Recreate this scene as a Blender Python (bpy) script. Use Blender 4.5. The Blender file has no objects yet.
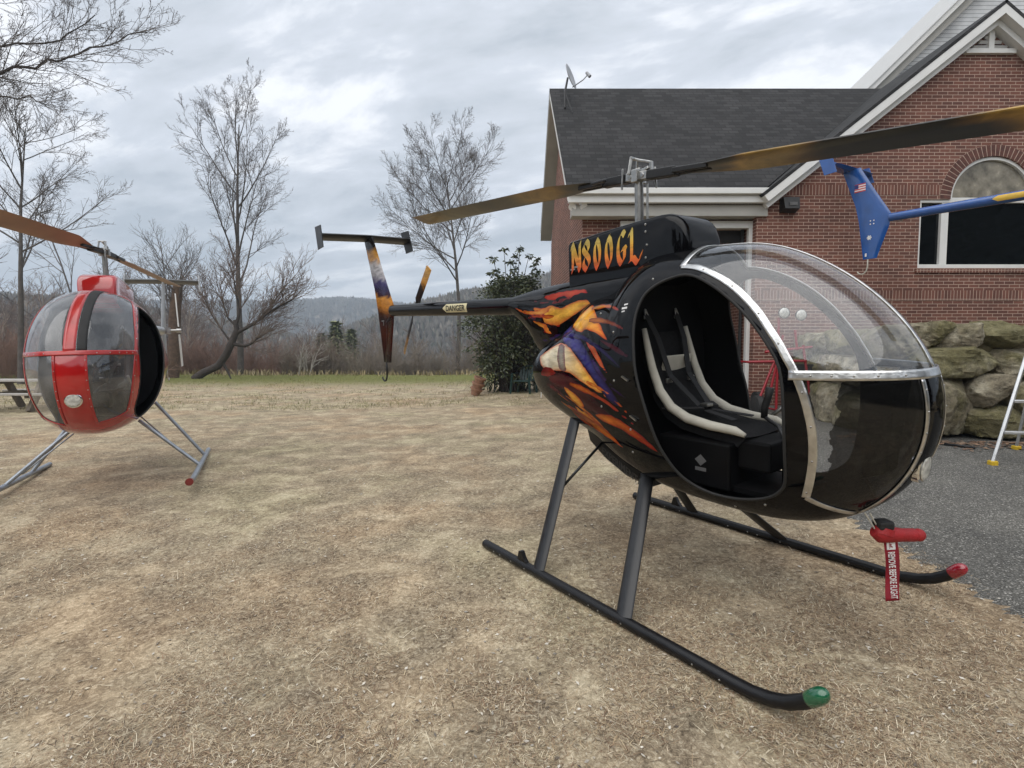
import bpy, math, random
import numpy as np
from mathutils import Vector, Matrix
from mathutils.geometry import tessellate_polygon
from mathutils import noise as mnoise

rnd = random.Random(7)
NR = np.random.default_rng(7)
C = bpy.context.scene.collection
sc = bpy.context.scene
PI = math.pi
RAD = math.radians

# ------------------------------------------------------------------ camera
FPX, HOR = 540.0, 350.0
EYE = np.array([0.0, 0.0, 1.5])
PITCH = math.atan((384 - HOR) / FPX)
cam_d = bpy.data.cameras.new('camera')
cam_d.sensor_width = 36.0
cam_d.lens = 36.0 * FPX / 1024.0
cam_d.clip_start = 0.05
cam_d.clip_end = 9000
cam = bpy.data.objects.new('camera', cam_d)
C.objects.link(cam)
cam.location = EYE
cam.rotation_euler = (PI / 2 - PITCH, 0, 0)
sc.camera = cam


def ray(px, py):
    u = (px - 512) / FPX
    v = (384 - py) / FPX
    return np.array([u, math.cos(PITCH) + v * math.sin(PITCH), -math.sin(PITCH) + v * math.cos(PITCH)])


def at(px, py, Y):
    d = ray(px, py)
    return EYE + d * (Y / d[1])


# ------------------------------------------------------------------ materials
def nodes_of(name):
    m = bpy.data.materials.new(name)
    m.use_nodes = True
    nt = m.node_tree
    nt.nodes.clear()
    return m, nt


def N(nt, typ, **kw):
    n = nt.nodes.new(typ)
    for k, v in kw.items():
        if k.startswith('i_'):
            n.inputs[k[2:].replace('_', ' ')].default_value = v
        else:
            setattr(n, k, v)
    return n


def L(nt, a, ao, b, bi):
    nt.links.new(a.outputs[ao], b.inputs[bi])


def rgba(c):
    return (c[0], c[1], c[2], 1.0)


def ramp(nt, stops):
    r = nt.nodes.new('ShaderNodeValToRGB')
    el = r.color_ramp.elements
    el[0].position, el[0].color = stops[0][0], rgba(stops[0][1])
    el[1].position, el[1].color = stops[-1][0], rgba(stops[-1][1])
    for p, c in stops[1:-1]:
        e = el.new(p)
        e.color = rgba(c)
    return r


MATS = {}


def mat(name, col, rough=0.5, metal=0.0, var=0.15, scale=8.0, bump=0.0, coat=0.0, bscale=None, spec=0.5):
    """plain procedural material: noise-varied colour, optional bump and clear coat"""
    if name in MATS:
        return MATS[name]
    m, nt = nodes_of(name)
    out = N(nt, 'ShaderNodeOutputMaterial')
    b = N(nt, 'ShaderNodeBsdfPrincipled')
    L(nt, b, 'BSDF', out, 'Surface')
    b.inputs['Roughness'].default_value = rough
    b.inputs['Metallic'].default_value = metal
    b.inputs['Coat Weight'].default_value = coat
    b.inputs['Coat Roughness'].default_value = 0.04
    b.inputs['Specular IOR Level'].default_value = spec
    tc = N(nt, 'ShaderNodeTexCoord')
    nz = N(nt, 'ShaderNodeTexNoise')
    nz.inputs['Scale'].default_value = scale
    nz.inputs['Detail'].default_value = 6
    L(nt, tc, 'Object', nz, 'Vector')
    lo = [max(0, c * (1 - var)) for c in col]
    hi = [min(1, c * (1 + var)) for c in col]
    r = ramp(nt, [(0.3, lo), (0.7, hi)])
    L(nt, nz, 'Fac', r, 'Fac')
    L(nt, r, 'Color', b, 'Base Color')
    if rough < 0.9:
        mr = N(nt, 'ShaderNodeMapRange')
        mr.inputs['To Min'].default_value = max(0.02, rough * 0.8)
        mr.inputs['To Max'].default_value = min(1, rough * 1.25)
        L(nt, nz, 'Fac', mr, 'Value')
        L(nt, mr, 'Result', b, 'Roughness')
    if bump:
        n2 = N(nt, 'ShaderNodeTexNoise')
        n2.inputs['Scale'].default_value = bscale or scale * 4
        n2.inputs['Detail'].default_value = 8
        L(nt, tc, 'Object', n2, 'Vector')
        bp = N(nt, 'ShaderNodeBump')
        bp.inputs['Strength'].default_value = bump
        bp.inputs['Distance'].default_value = 0.02
        L(nt, n2, 'Fac', bp, 'Height')
        L(nt, bp, 'Normal', b, 'Normal')
    MATS[name] = m
    return m


def mat_attr(name, rough=0.15, coat=1.0, metal=0.0):
    """paint whose colours are stored in the mesh's colour attribute"""
    if name in MATS:
        return MATS[name]
    m, nt = nodes_of(name)
    out = N(nt, 'ShaderNodeOutputMaterial')
    b = N(nt, 'ShaderNodeBsdfPrincipled')
    L(nt, b, 'BSDF', out, 'Surface')
    a = N(nt, 'ShaderNodeAttribute', attribute_name='paint')
    tc = N(nt, 'ShaderNodeTexCoord')
    nz = N(nt, 'ShaderNodeTexNoise')
    nz.inputs['Scale'].default_value = 5
    nz.inputs['Detail'].default_value = 7
    nz.inputs['Roughness'].default_value = .62
    nz.inputs['Distortion'].default_value = .7
    mp = N(nt, 'ShaderNodeMapping')
    mp.inputs['Rotation'].default_value = (0, RAD(38), 0)
    mp.inputs['Scale'].default_value = (1.0, 1.0, 3.2)
    L(nt, tc, 'Object', mp, 'Vector')
    L(nt, mp, 'Vector', nz, 'Vector')
    mr = N(nt, 'ShaderNodeMapRange')
    mr.inputs['From Min'].default_value = .34
    mr.inputs['From Max'].default_value = .62
    mr.inputs['To Min'].default_value = 0.55
    mr.inputs['To Max'].default_value = 1.15
    L(nt, nz, 'Fac', mr, 'Value')
    mx = N(nt, 'ShaderNodeVectorMath', operation='SCALE')
    L(nt, a, 'Color', mx, 0)
    L(nt, mr, 'Result', mx, 'Scale')
    L(nt, mx, 'Vector', b, 'Base Color')
    b.inputs['Roughness'].default_value = rough
    b.inputs['Metallic'].default_value = metal
    b.inputs['Coat Weight'].default_value = coat * .5
    b.inputs['Specular IOR Level'].default_value = 0.0 if coat > .5 else .4
    b.inputs['Coat Roughness'].default_value = 0.03
    MATS[name] = m
    return m


def mat_glass(name, tint, base_refl=0.04, haze=0.02):
    if name in MATS:
        return MATS[name]
    m, nt = nodes_of(name)
    out = N(nt, 'ShaderNodeOutputMaterial')
    tr = N(nt, 'ShaderNodeBsdfTransparent')
    tr.inputs['Color'].default_value = rgba(tint)
    gl = N(nt, 'ShaderNodeBsdfGlossy')
    gl.inputs['Roughness'].default_value = 0.0
    gl.inputs['Color'].default_value = (0.9, 0.92, 0.95, 1)
    fr = N(nt, 'ShaderNodeFresnel')
    geo = N(nt, 'ShaderNodeNewGeometry')
    io = N(nt, 'ShaderNodeMapRange')
    io.inputs['To Min'].default_value = 1.85
    io.inputs['To Max'].default_value = 1 / 1.85
    L(nt, geo, 'Backfacing', io, 'Value')
    L(nt, io, 'Result', fr, 'IOR')
    mx = N(nt, 'ShaderNodeMixShader')
    L(nt, fr, 'Fac', mx, 'Fac')
    L(nt, tr, 'BSDF', mx, 1)
    L(nt, gl, 'BSDF', mx, 2)
    df = N(nt, 'ShaderNodeBsdfDiffuse')
    df.inputs['Color'].default_value = (0.55, 0.55, 0.55, 1)
    tc = N(nt, 'ShaderNodeTexCoord')
    nz = N(nt, 'ShaderNodeTexNoise')
    nz.inputs['Scale'].default_value = 3
    nz.inputs['Detail'].default_value = 3
    L(nt, tc, 'Object', nz, 'Vector')
    mr = N(nt, 'ShaderNodeMapRange')
    mr.inputs['From Min'].default_value = 0.35
    mr.inputs['From Max'].default_value = 0.75
    mr.inputs['To Min'].default_value = haze * 0.3
    mr.inputs['To Max'].default_value = haze * 2.2
    L(nt, nz, 'Fac', mr, 'Value')
    m2 = N(nt, 'ShaderNodeMixShader')
    L(nt, mr, 'Result', m2, 'Fac')
    L(nt, mx, 'Shader', m2, 1)
    L(nt, df, 'BSDF', m2, 2)
    L(nt, m2, 'Shader', out, 'Surface')
    MATS[name] = m
    return m


def mat_brick(name, c1, c2, mortar, bw, rh, ms, axes='xz', rough=0.85, bump=0.4, offset=0.5):
    m, nt = nodes_of(name)
    out = N(nt, 'ShaderNodeOutputMaterial')
    b = N(nt, 'ShaderNodeBsdfPrincipled')
    b.inputs['Roughness'].default_value = rough
    L(nt, b, 'BSDF', out, 'Surface')
    tc = N(nt, 'ShaderNodeTexCoord')
    sx = N(nt, 'ShaderNodeSeparateXYZ')
    cx = N(nt, 'ShaderNodeCombineXYZ')
    L(nt, tc, 'Object', sx, 'Vector')
    idx = {'x': 'X', 'y': 'Y', 'z': 'Z'}
    L(nt, sx, idx[axes[0]], cx, 'X')
    L(nt, sx, idx[axes[1]], cx, 'Y')
    br = N(nt, 'ShaderNodeTexBrick')
    br.offset = offset
    br.inputs['Scale'].default_value = 1.0
    br.inputs['Brick Width'].default_value = bw
    br.inputs['Row Height'].default_value = rh
    br.inputs['Mortar Size'].default_value = ms
    br.inputs['Mortar Smooth'].default_value = 0.2
    br.inputs['Bias'].default_value = 0.0
    br.inputs['Color1'].default_value = rgba(c1)
    br.inputs['Color2'].default_value = rgba(c2)
    br.inputs['Mortar'].default_value = rgba(mortar)
    L(nt, cx, 'Vector', br, 'Vector')
    nz = N(nt, 'ShaderNodeTexNoise')
    nz.inputs['Scale'].default_value = 1.1
    nz.inputs['Detail'].default_value = 8
    nz.inputs['Roughness'].default_value = 0.65
    L(nt, tc, 'Object', nz, 'Vector')
    mr = N(nt, 'ShaderNodeMapRange')
    mr.inputs['From Min'].default_value = 0.3
    mr.inputs['From Max'].default_value = 0.7
    mr.inputs['To Min'].default_value = 0.75
    mr.inputs['To Max'].default_value = 1.2
    L(nt, nz, 'Fac', mr, 'Value')
    ml = N(nt, 'ShaderNodeVectorMath', operation='SCALE')
    L(nt, br, 'Color', ml, 0)
    L(nt, mr, 'Result', ml, 'Scale')
    L(nt, ml, 'Vector', b, 'Base Color')
    inv = N(nt, 'ShaderNodeMath', operation='SUBTRACT')
    inv.inputs[0].default_value = 1.0
    L(nt, br, 'Fac', inv, 1)
    bp = N(nt, 'ShaderNodeBump')
    bp.inputs['Strength'].default_value = bump
    bp.inputs['Distance'].default_value = 0.01
    L(nt, inv, 'Value', bp, 'Height')
    L(nt, bp, 'Normal', b, 'Normal')
    return m


def mat_island(name, cols, rough=0.8, trans=0.0):
    """leaf / straw material: colour picked per mesh island"""
    m, nt = nodes_of(name)
    out = N(nt, 'ShaderNodeOutputMaterial')
    b = N(nt, 'ShaderNodeBsdfPrincipled')
    b.inputs['Roughness'].default_value = rough
    g = N(nt, 'ShaderNodeNewGeometry')
    r = ramp(nt, [(i / max(1, len(cols) - 1), c) for i, c in enumerate(cols)])
    L(nt, g, 'Random Per Island', r, 'Fac')
    L(nt, r, 'Color', b, 'Base Color')
    L(nt, b, 'BSDF', out, 'Surface')
    return m


# ------------------------------------------------------------------ mesh builder
def frame_from(d):
    d = np.asarray(d, float)
    d = d / (np.linalg.norm(d) + 1e-12)
    up = np.array([0, 0, 1.0]) if abs(d[2]) < 0.95 else np.array([1.0, 0, 0])
    a = np.cross(up, d)
    a /= np.linalg.norm(a)
    b = np.cross(d, a)
    return a, b, d


class MB:
    def __init__(self):
        self.v = []
        self.f = []
        self.mi = []
        self.cur = 0

    def face(self, ids):
        self.f.append(tuple(ids))
        self.mi.append(self.cur)

    def box(self, c, s, M=None):
        c = np.asarray(c, float)
        h = np.asarray(s, float) / 2
        o = len(self.v)
        for i in range(8):
            p = np.array([(1 if i & 1 else -1) * h[0], (1 if i & 2 else -1) * h[1], (1 if i & 4 else -1) * h[2]])
            if M is not None:
                p = M @ p
            self.v.append(tuple(c + p))
        for q in ((0, 2, 3, 1), (4, 5, 7, 6), (0, 1, 5, 4), (2, 6, 7, 3), (0, 4, 6, 2), (1, 3, 7, 5)):
            self.face([o + k for k in q])
        return self

    def bar(self, a, b, w, h=None, up=(0, 0, 1)):
        a = np.asarray(a, float)
        b = np.asarray(b, float)
        d = b - a
        l = np.linalg.norm(d)
        d = d / l
        u = np.asarray(up, float)
        s = np.cross(d, u)
        if np.linalg.norm(s) < 1e-6:
            s = np.cross(d, (1, 0, 0))
        s /= np.linalg.norm(s)
        u = np.cross(s, d)
        M = np.stack([d, s, u], 1)
        return self.box((a + b) / 2, (l, w, h or w), M)

    def tube(self, pts, rad, n=10, caps=True, flat=1.0):
        pts = [np.asarray(p, float) for p in pts]
        if not hasattr(rad, '__len__'):
            rad = [rad] * len(pts)
        o = len(self.v)
        pa = None
        for i, p in enumerate(pts):
            d = pts[min(i + 1, len(pts) - 1)] - pts[max(i - 1, 0)]
            a, b, d = frame_from(d)
            if pa is not None:
                a = pa - d * (pa @ d)
                a /= (np.linalg.norm(a) + 1e-12)
                b = np.cross(d, a)
            pa = a
            for k in range(n):
                t = 2 * PI * k / n
                self.v.append(tuple(p + rad[i] * (math.cos(t) * a + flat * math.sin(t) * b)))
        for i in range(len(pts) - 1):
            for k in range(n):
                k2 = (k + 1) % n
                self.face((o + i * n + k, o + i * n + k2, o + (i + 1) * n + k2, o + (i + 1) * n + k))
        if caps:
            self.face([o + k for k in range(n)][::-1])
            e = o + (len(pts) - 1) * n
            self.face([e + k for k in range(n)])
        return self

    def ell(self, c, r, nu=16, nv=10, M=None):
        c = np.asarray(c, float)
        o = len(self.v)
        for j in range(nv + 1):
            ph = PI * j / nv
            for i in range(nu):
                th = 2 * PI * i / nu
                p = np.array([r[0] * math.sin(ph) * math.cos(th), r[1] * math.sin(ph) * math.sin(th), r[2] * math.cos(ph)])
                if M is not None:
                    p = M @ p
                self.v.append(tuple(c + p))
        for j in range(nv):
            for i in range(nu):
                i2 = (i + 1) % nu
                self.face((o + j * nu + i, o + (j + 1) * nu + i, o + (j + 1) * nu + i2, o + j * nu + i2))
        return self

    def rings(self, rr, caps=True, closed=True):
        """loft through rings of equal point count"""
        o = len(self.v)
        n = len(rr[0])
        for r in rr:
            for p in r:
                self.v.append(tuple(p))
        for i in range(len(rr) - 1):
            for k in range(n if closed else n - 1):
                k2 = (k + 1) % n
                self.face((o + i * n + k, o + i * n + k2, o + (i + 1) * n + k2, o + (i + 1) * n + k))
        if caps:
            self.face([o + k for k in range(n)][::-1])
            e = o + (len(rr) - 1) * n
            self.face([e + k for k in range(n)])
        return self

    def prism(self, poly, d, org=(0, 0, 0), ax=((1, 0, 0), (0, 0, 1)), holes=()):
        """2-D polygon (with holes) on axes ax at org, extruded along d"""
        org = np.asarray(org, float)
        a = np.asarray(ax[0], float)
        b = np.asarray(ax[1], float)
        d = np.asarray(d, float)
        loops = [list(poly)] + [list(h) for h in holes]
        flat = [q for lp in loops for q in lp]
        tri = tessellate_polygon([[Vector((q[0], q[1], 0)) for q in lp] for lp in loops])
        o = len(self.v)
        n = len(flat)
        for q in flat:
            self.v.append(tuple(org + a * q[0] + b * q[1]))
        for q in flat:
            self.v.append(tuple(org + a * q[0] + b * q[1] + d))
        nrm = np.cross(a, b) @ d
        for t in tri:
            p = [flat[i] for i in t]
            ar = (p[1][0] - p[0][0]) * (p[2][1] - p[0][1]) - (p[1][1] - p[0][1]) * (p[2][0] - p[0][0])
            t = list(t) if ar > 0 else list(t)[::-1]
            if nrm > 0:
                self.face([o + n + i for i in t])
                self.face([o + i for i in t[::-1]])
            else:
                self.face([o + i for i in t])
                self.face([o + n + i for i in t[::-1]])
        s = 0
        for lp in loops:
            m = len(lp)
            for i in range(m):
                j = (i + 1) % m
                self.face((o + s + i, o + s + j, o + n + s + j, o + n + s + i))
            s += m
        return self

    def quad(self, a, b, c, d):
        o = len(self.v)
        self.v += [tuple(a), tuple(b), tuple(c), tuple(d)]
        self.face((o, o + 1, o + 2, o + 3))
        return self


def tag(o, label=None, cat=None, group=None, kind=None):
    if label:
        o['label'] = label
    if cat:
        o['category'] = cat
    if group:
        o['group'] = group
    if kind:
        o['kind'] = kind
    return o


def empty(name, loc, rot=None):
    o = bpy.data.objects.new(name, None)
    C.objects.link(o)
    o.empty_display_size = 0.2
    if rot is not None:
        M = Matrix([list(map(float, r)) for r in rot]).to_4x4()
        M.translation = Vector([float(x) for x in loc])
        o.matrix_world = M
    else:
        o.location = [float(x) for x in loc]
    return o


ORG = {}


def build(name, mb, mats, parent=None, smooth=False, angle=None, local=False, origin=None, bevel=0.0, fix=False):
    """link an MB as ONE mesh object; vertices are in world space unless local"""
    if not isinstance(mats, (list, tuple)):
        mats = [mats]
    V = np.array(mb.v, float)
    me = bpy.data.meshes.new(name)
    o = bpy.data.objects.new(name, me)
    C.objects.link(o)
    if parent is not None:
        o.parent = parent
        if not local:
            # parents are unrotated empties: subtract the summed locations
            q = parent
            off = np.zeros(3)
            while q is not None:
                off += np.array(q.location)
                q = q.parent
            V = V - off
    elif origin is not None:
        V = V - np.asarray(origin, float)
        o.location = [float(x) for x in origin]
    me.from_pydata([tuple(p) for p in V], [], mb.f)
    for m in mats:
        me.materials.append(m)
    if len(mats) > 1:
        me.polygons.foreach_set('material_index', mb.mi)
    if fix:
        import bmesh
        bm = bmesh.new()
        bm.from_mesh(me)
        bmesh.ops.recalc_face_normals(bm, faces=bm.faces)
        bm.to_mesh(me)
        bm.free()
    if smooth:
        me.polygons.foreach_set('use_smooth', [True] * len(me.polygons))
        if angle:
            try:
                me.set_sharp_from_angle(angle=math.radians(angle))
            except Exception:
                pass
    if bevel:
        b = o.modifiers.new('bevel', 'BEVEL')
        b.width = bevel
        b.segments = 2
        b.limit_method = 'ANGLE'
    me.update()
    return o


def islands(mb):
    """split an MB into one MB per connected piece"""
    par = list(range(len(mb.v)))

    def find(i):
        while par[i] != i:
            par[i] = par[par[i]]
            i = par[i]
        return i
    for f in mb.f:
        r0 = find(f[0])
        for i in f[1:]:
            par[find(i)] = r0
    out = {}
    for f, m in zip(mb.f, mb.mi):
        k = find(f[0])
        if k not in out:
            out[k] = (MB(), {})
        q, ids = out[k]
        nf = []
        for i in f:
            if i not in ids:
                ids[i] = len(q.v)
                q.v.append(mb.v[i])
            nf.append(ids[i])
        q.f.append(tuple(nf))
        q.mi.append(m)
    return [q for q, _ in out.values()]


def build_each(name, mb, mats, parent=None, **k):
    return [build(name, q, mats, parent, **k) for q in islands(mb)]


def fast_mesh(name, V, F, k, mats, attr=None, parent=None, mi=None, smooth=False):
    """mesh from numpy arrays: F is (n,k)"""
    me = bpy.data.meshes.new(name)
    nv, nf = len(V), len(F)
    me.vertices.add(nv)
    me.vertices.foreach_set('co', np.asarray(V, np.float32).ravel())
    me.loops.add(nf * k)
    me.loops.foreach_set('vertex_index', np.asarray(F, np.int32).ravel())
    me.polygons.add(nf)
    me.polygons.foreach_set('loop_start', np.arange(0, nf * k, k, dtype=np.int32))
    if mi is not None:
        me.polygons.foreach_set('material_index', np.asarray(mi, np.int32))
    if smooth:
        me.polygons.foreach_set('use_smooth', np.ones(nf, bool))
    for m in (mats if isinstance(mats, (list, tuple)) else [mats]):
        me.materials.append(m)
    me.update(calc_edges=True)
    me.validate()
    o = bpy.data.objects.new(name, me)
    C.objects.link(o)
    if parent is not None:
        o.parent = parent
    return o


def text_mesh(body, size):
    """built-in font text as flat triangles: (verts 2-D, faces)"""
    cu = bpy.data.curves.new('lettering', 'FONT')
    cu.body = body
    cu.size = size
    cu.align_x = 'CENTER'
    cu.align_y = 'CENTER'
    cu.resolution_u = 3
    cu.offset = .02
    t = bpy.data.objects.new('lettering', cu)
    C.objects.link(t)
    bpy.context.view_layer.update()
    dg = bpy.context.evaluated_depsgraph_get()
    me = bpy.data.meshes.new_from_object(t.evaluated_get(dg))
    V = [tuple(v.co) for v in me.vertices]
    F = [tuple(p.vertices) for p in me.polygons]
    bpy.data.objects.remove(t)
    bpy.data.curves.remove(cu)
    bpy.data.meshes.remove(me)
    return V, F


def put_text(mb, body, hgt, org, ax, ay, wid):
    """lettering centred on org, hgt high and wid long"""
    V, F = text_mesh(body, 1.0)
    A_ = np.array(V)
    lo, hi = A_.min(0), A_.max(0)
    V = [((v[0] - (lo[0] + hi[0]) / 2) * wid / (hi[0] - lo[0]), (v[1] - (lo[1] + hi[1]) / 2) * hgt / (hi[1] - lo[1])) for v in V]
    sx = 1.0
    o = len(mb.v)
    org, ax, ay = np.asarray(org, float), np.asarray(ax, float), np.asarray(ay, float)
    for v in V:
        mb.v.append(tuple(org + ax * v[0] * sx + ay * v[1]))
    for f in F:
        mb.face([o + i for i in f])
    return mb


# ------------------------------------------------------------------ terrain
def rotm(yaw, p, r):
    cy, sy = math.cos(yaw), math.sin(yaw)
    cp, sp = math.cos(p), math.sin(p)
    cr, sr = math.cos(r), math.sin(r)
    Rz = np.array([[cy, -sy, 0], [sy, cy, 0], [0, 0, 1]])
    Ry = np.array([[cp, 0, sp], [0, 1, 0], [-sp, 0, cp]])
    Rx = np.array([[1, 0, 0], [0, cr, -sr], [0, sr, cr]])
    return Rz @ Ry @ Rx


BLACK_R = rotm(RAD(-54.14), RAD(0.99), RAD(3.58))
BLACK_T = np.array([0.876, 4.103, 0.0334])
_n = BLACK_R[:, 2]
_p0 = BLACK_T - BLACK_R[:, 2] * 0.034
GX, GY = -_n[0] / _n[2], -_n[1] / _n[2]


def soft(v, lo, wl, hi, wh):
    v = np.asarray(v, float)
    a = np.where(v > hi, hi + wh * (1 - np.exp(-np.maximum(v - hi, 0) / wh)), v)
    return np.where(v < lo, lo - wl * (1 - np.exp(-np.maximum(lo - v, 0) / wl)), a)


def ground_z(x, y):
    x = np.asarray(x, float)
    y = np.asarray(y, float)
    z = _p0[2] + GX * soft(x - _p0[0], -2.4, 1.5, 3.0, 2.0) + GY * soft(y - _p0[1], -2.4, 1.0, 1.6, 1.2)
    edge = 33.5 + 0.8 * np.sin(x * 0.21) + 0.5 * np.sin(x * 0.57 + 1)
    d = np.maximum(y - edge, 0)
    z = z - 26 * (1 - np.exp(-d / 70.0)) * np.minimum(1, d / 6)
    return z


def G(px, py):
    """where the pixel's ray meets the ground"""
    d = ray(px, py)
    s = 3.0
    for _ in range(60):
        p = EYE + d * s
        z = float(ground_z(p[0], p[1]))
        s2 = (z - EYE[2]) / d[2] if d[2] < -1e-4 else 60
        s = 0.5 * s + 0.5 * min(max(s2, 0.5), 80)
    return EYE + d * s


def on_ground(x, y):
    return np.array([x, y, float(ground_z(x, y))])

# ------------------------------------------------------------------ helicopter shell
CX, CZ, SN, SW = .55, 1.32, 2.2, .55
KB = np.array([1.416, 1.239, 1.071, 0.949, 0.817, 0.812, 0.786, 0.681, 0.938, 0.918, 1.647, 1.071, 0.797, 0.757, 0.736, 0.75, 0.809, 0.948, 1.236, 1.407])


def body_rad(al):
    n = len(KB)
    u = (al / (2 * PI) % 1) * n
    i = np.floor(u).astype(int) % n
    t = u - np.floor(u)
    p0, p1, p2, p3 = KB[(i - 1) % n], KB[i], KB[(i + 1) % n], KB[(i + 2) % n]
    return ((1 - t) ** 3 * p0 + (3 * t ** 3 - 6 * t * t + 4) * p1 + (-3 * t ** 3 + 3 * t * t + 3 * t + 1) * p2 + t ** 3 * p3) / 6


def body_y(x, z):
    """half width of the shell at (x, z)"""
    s = math.hypot(x - CX, z - CZ) / float(body_rad(np.array(math.atan2(z - CZ, x - CX))))
    return SW * max(0.0, 1 - s ** SN) ** (1 / SN)


def surf(a, y):
    r = float(body_rad(np.array(a))) * max(1e-6, 1 - (abs(y) / SW) ** SN) ** (1 / SN)
    return np.array([CX + r * math.cos(a), y, CZ + r * math.sin(a)])


def surf_n(a, y):
    e = 1e-3
    n = np.cross(surf(a + e, y) - surf(a - e, y), surf(a, y + e) - surf(a, y - e))
    n /= np.linalg.norm(n) + 1e-12
    return n if n @ (surf(a, y) - np.array([CX, 0, CZ])) > 0 else -n


def body_base(na=300, nb=112):
    al = np.linspace(0, 2 * PI, na, endpoint=False)
    be = np.linspace(0, PI, nb + 1)[1:-1]
    R_ = body_rad(al)
    V = [(CX, -SW, CZ)]
    for b in be:
        s = math.sin(b) ** (2 / SN)
        y = -SW * math.copysign(abs(math.cos(b)) ** (2 / SN), math.cos(b))
        for a, r in zip(al, R_):
            V.append((CX + r * s * math.cos(a), y, CZ + r * s * math.sin(a)))
    V.append((CX, SW, CZ))
    F = []
    m = len(be)
    for k in range(na):
        F.append((0, 1 + k, 1 + (k + 1) % na))
    for j in range(m - 1):
        for k in range(na):
            k2 = (k + 1) % na
            a, b, c, d = 1 + j * na + k, 1 + j * na + k2, 1 + (j + 1) * na + k2, 1 + (j + 1) * na + k
            F.append((a, d, c))
            F.append((a, c, b))
    e = len(V) - 1
    for k in range(na):
        F.append((e, 1 + (m - 1) * na + (k + 1) % na, 1 + (m - 1) * na + k))
    V = np.array(V)
    F = np.array(F)
    # outward orientation
    p = V[F]
    nrm = np.cross(p[:, 1] - p[:, 0], p[:, 2] - p[:, 0])
    out = ((p.mean(1) - np.array([CX, 0, CZ])) * nrm).sum(1)
    F[out < 0] = F[out < 0][:, ::-1]
    return V, F


def poly_sd(P, poly):
    """signed distance of points (n,2) to a polygon, negative inside"""
    poly = np.asarray(poly, float)
    q = np.roll(poly, -1, 0)
    d = np.full(len(P), 1e9)
    ins = np.zeros(len(P), bool)
    for a, b in zip(poly, q):
        e = b - a
        w = P - a
        t = np.clip((w @ e) / (e @ e + 1e-12), 0, 1)
        d = np.minimum(d, np.hypot(*(w - t[:, None] * e).T))
        c1 = (a[1] > P[:, 1]) != (b[1] > P[:, 1])
        xx = (b[0] - a[0]) * (P[:, 1] - a[1]) / ((b[1] - a[1]) if abs(b[1] - a[1]) > 1e-12 else 1e-12) + a[0]
        ins ^= c1 & (P[:, 0] < xx)
    return np.where(ins, -d, d)


def line_d(P, line):
    line = np.asarray(line, float)
    d = np.full(len(P), 1e9)
    for a, b in zip(line[:-1], line[1:]):
        e = b - a
        w = P - a
        t = np.clip((w @ e) / (e @ e + 1e-12), 0, 1)
        d = np.minimum(d, np.hypot(*(w - t[:, None] * e).T))
    return d


def cut(V, F, lab, sdf):
    """split the triangles along sdf = 0: V, (Fin, labin), (Fout, labout)"""
    s = sdf(V)
    s = np.where(np.abs(s) < 1e-5, 1e-5, s)
    neg = s < 0
    c = neg[F].sum(1)
    fin = [tuple(t) for t in F[c == 3]]
    lin = list(lab[c == 3])
    fout = [tuple(t) for t in F[c == 0]]
    lout = list(lab[c == 0])
    V = [tuple(p) for p in V]
    cache = {}

    def mid(i, j):
        k = (min(i, j), max(i, j))
        if k not in cache:
            t = s[i] / (s[i] - s[j])
            a, b = V[i], V[j]
            cache[k] = len(V)
            V.append(tuple(a[q] + t * (b[q] - a[q]) for q in range(3)))
        return cache[k]
    for idx in np.where((c == 1) | (c == 2))[0]:
        t = [int(x) for x in F[idx]]
        lb = lab[idx]
        one = bool(neg[t[0]]) + bool(neg[t[1]]) + bool(neg[t[2]]) == 1
        for k in range(3):
            if bool(neg[t[k]]) == one:
                break
        a, b, d = t[k], t[(k + 1) % 3], t[(k + 2) % 3]
        ab, ad = mid(a, b), mid(a, d)
        (fin if one else fout).append((a, ab, ad))
        (lin if one else lout).append(lb)
        o = fout if one else fin
        ol = lout if one else lin
        o.append((ab, b, d))
        o.append((ab, d, ad))
        ol += [lb, lb]
    return np.array(V), (np.array(fin, int).reshape(-1, 3), np.array(lin, int)), (np.array(fout, int).reshape(-1, 3), np.array(lout, int))


def compact(V, F):
    u, inv = np.unique(F, return_inverse=True)
    return V[u], inv.reshape(F.shape)


DOOR = [(.809, 1.938), (.735, 1.925), (.665, 1.898), (.61, 1.858), (.58, 1.803), (.566, 1.686), (.588, 1.525), (.611, 1.365), (.672, 1.187), (.732, .963),
        (.773, .861), (.825, .765), (.917, .70), (1.032, .677), (1.19, .693), (1.326, .735), (1.40, .79), (1.435, .85), (1.447, .977), (1.452, 1.182),
        (1.435, 1.425), (1.347, 1.569), (1.233, 1.706), (1.079, 1.833), (.943, 1.908), (.87, 1.932)]
FRAME = [(.786, 1.990), (.85, 1.982), (.912, 1.967), (1.0, 1.932), (1.088, 1.885), (1.17, 1.828), (1.244, 1.761), (1.308, 1.693), (1.361, 1.618), (1.405, 1.56), (1.441, 1.497),
         (1.475, 1.44), (1.50, 1.388), (1.53, 1.31), (1.549, 1.238), (1.563, 1.165), (1.568, 1.093), (1.565, 1.01), (1.554, .939), (1.533, .855), (1.506, .781)]


def smooth_line(pts, closed, it=2):
    P = [np.array(p) for p in pts]
    for _ in range(it):
        Q = [] if closed else [P[0]]
        n = len(P)
        for i in range(n if closed else n - 1):
            a, b = P[i], P[(i + 1) % n]
            Q += [a * .75 + b * .25, a * .25 + b * .75]
        if not closed:
            Q.append(P[-1])
        P = Q
    return [tuple(p) for p in P]


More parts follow.
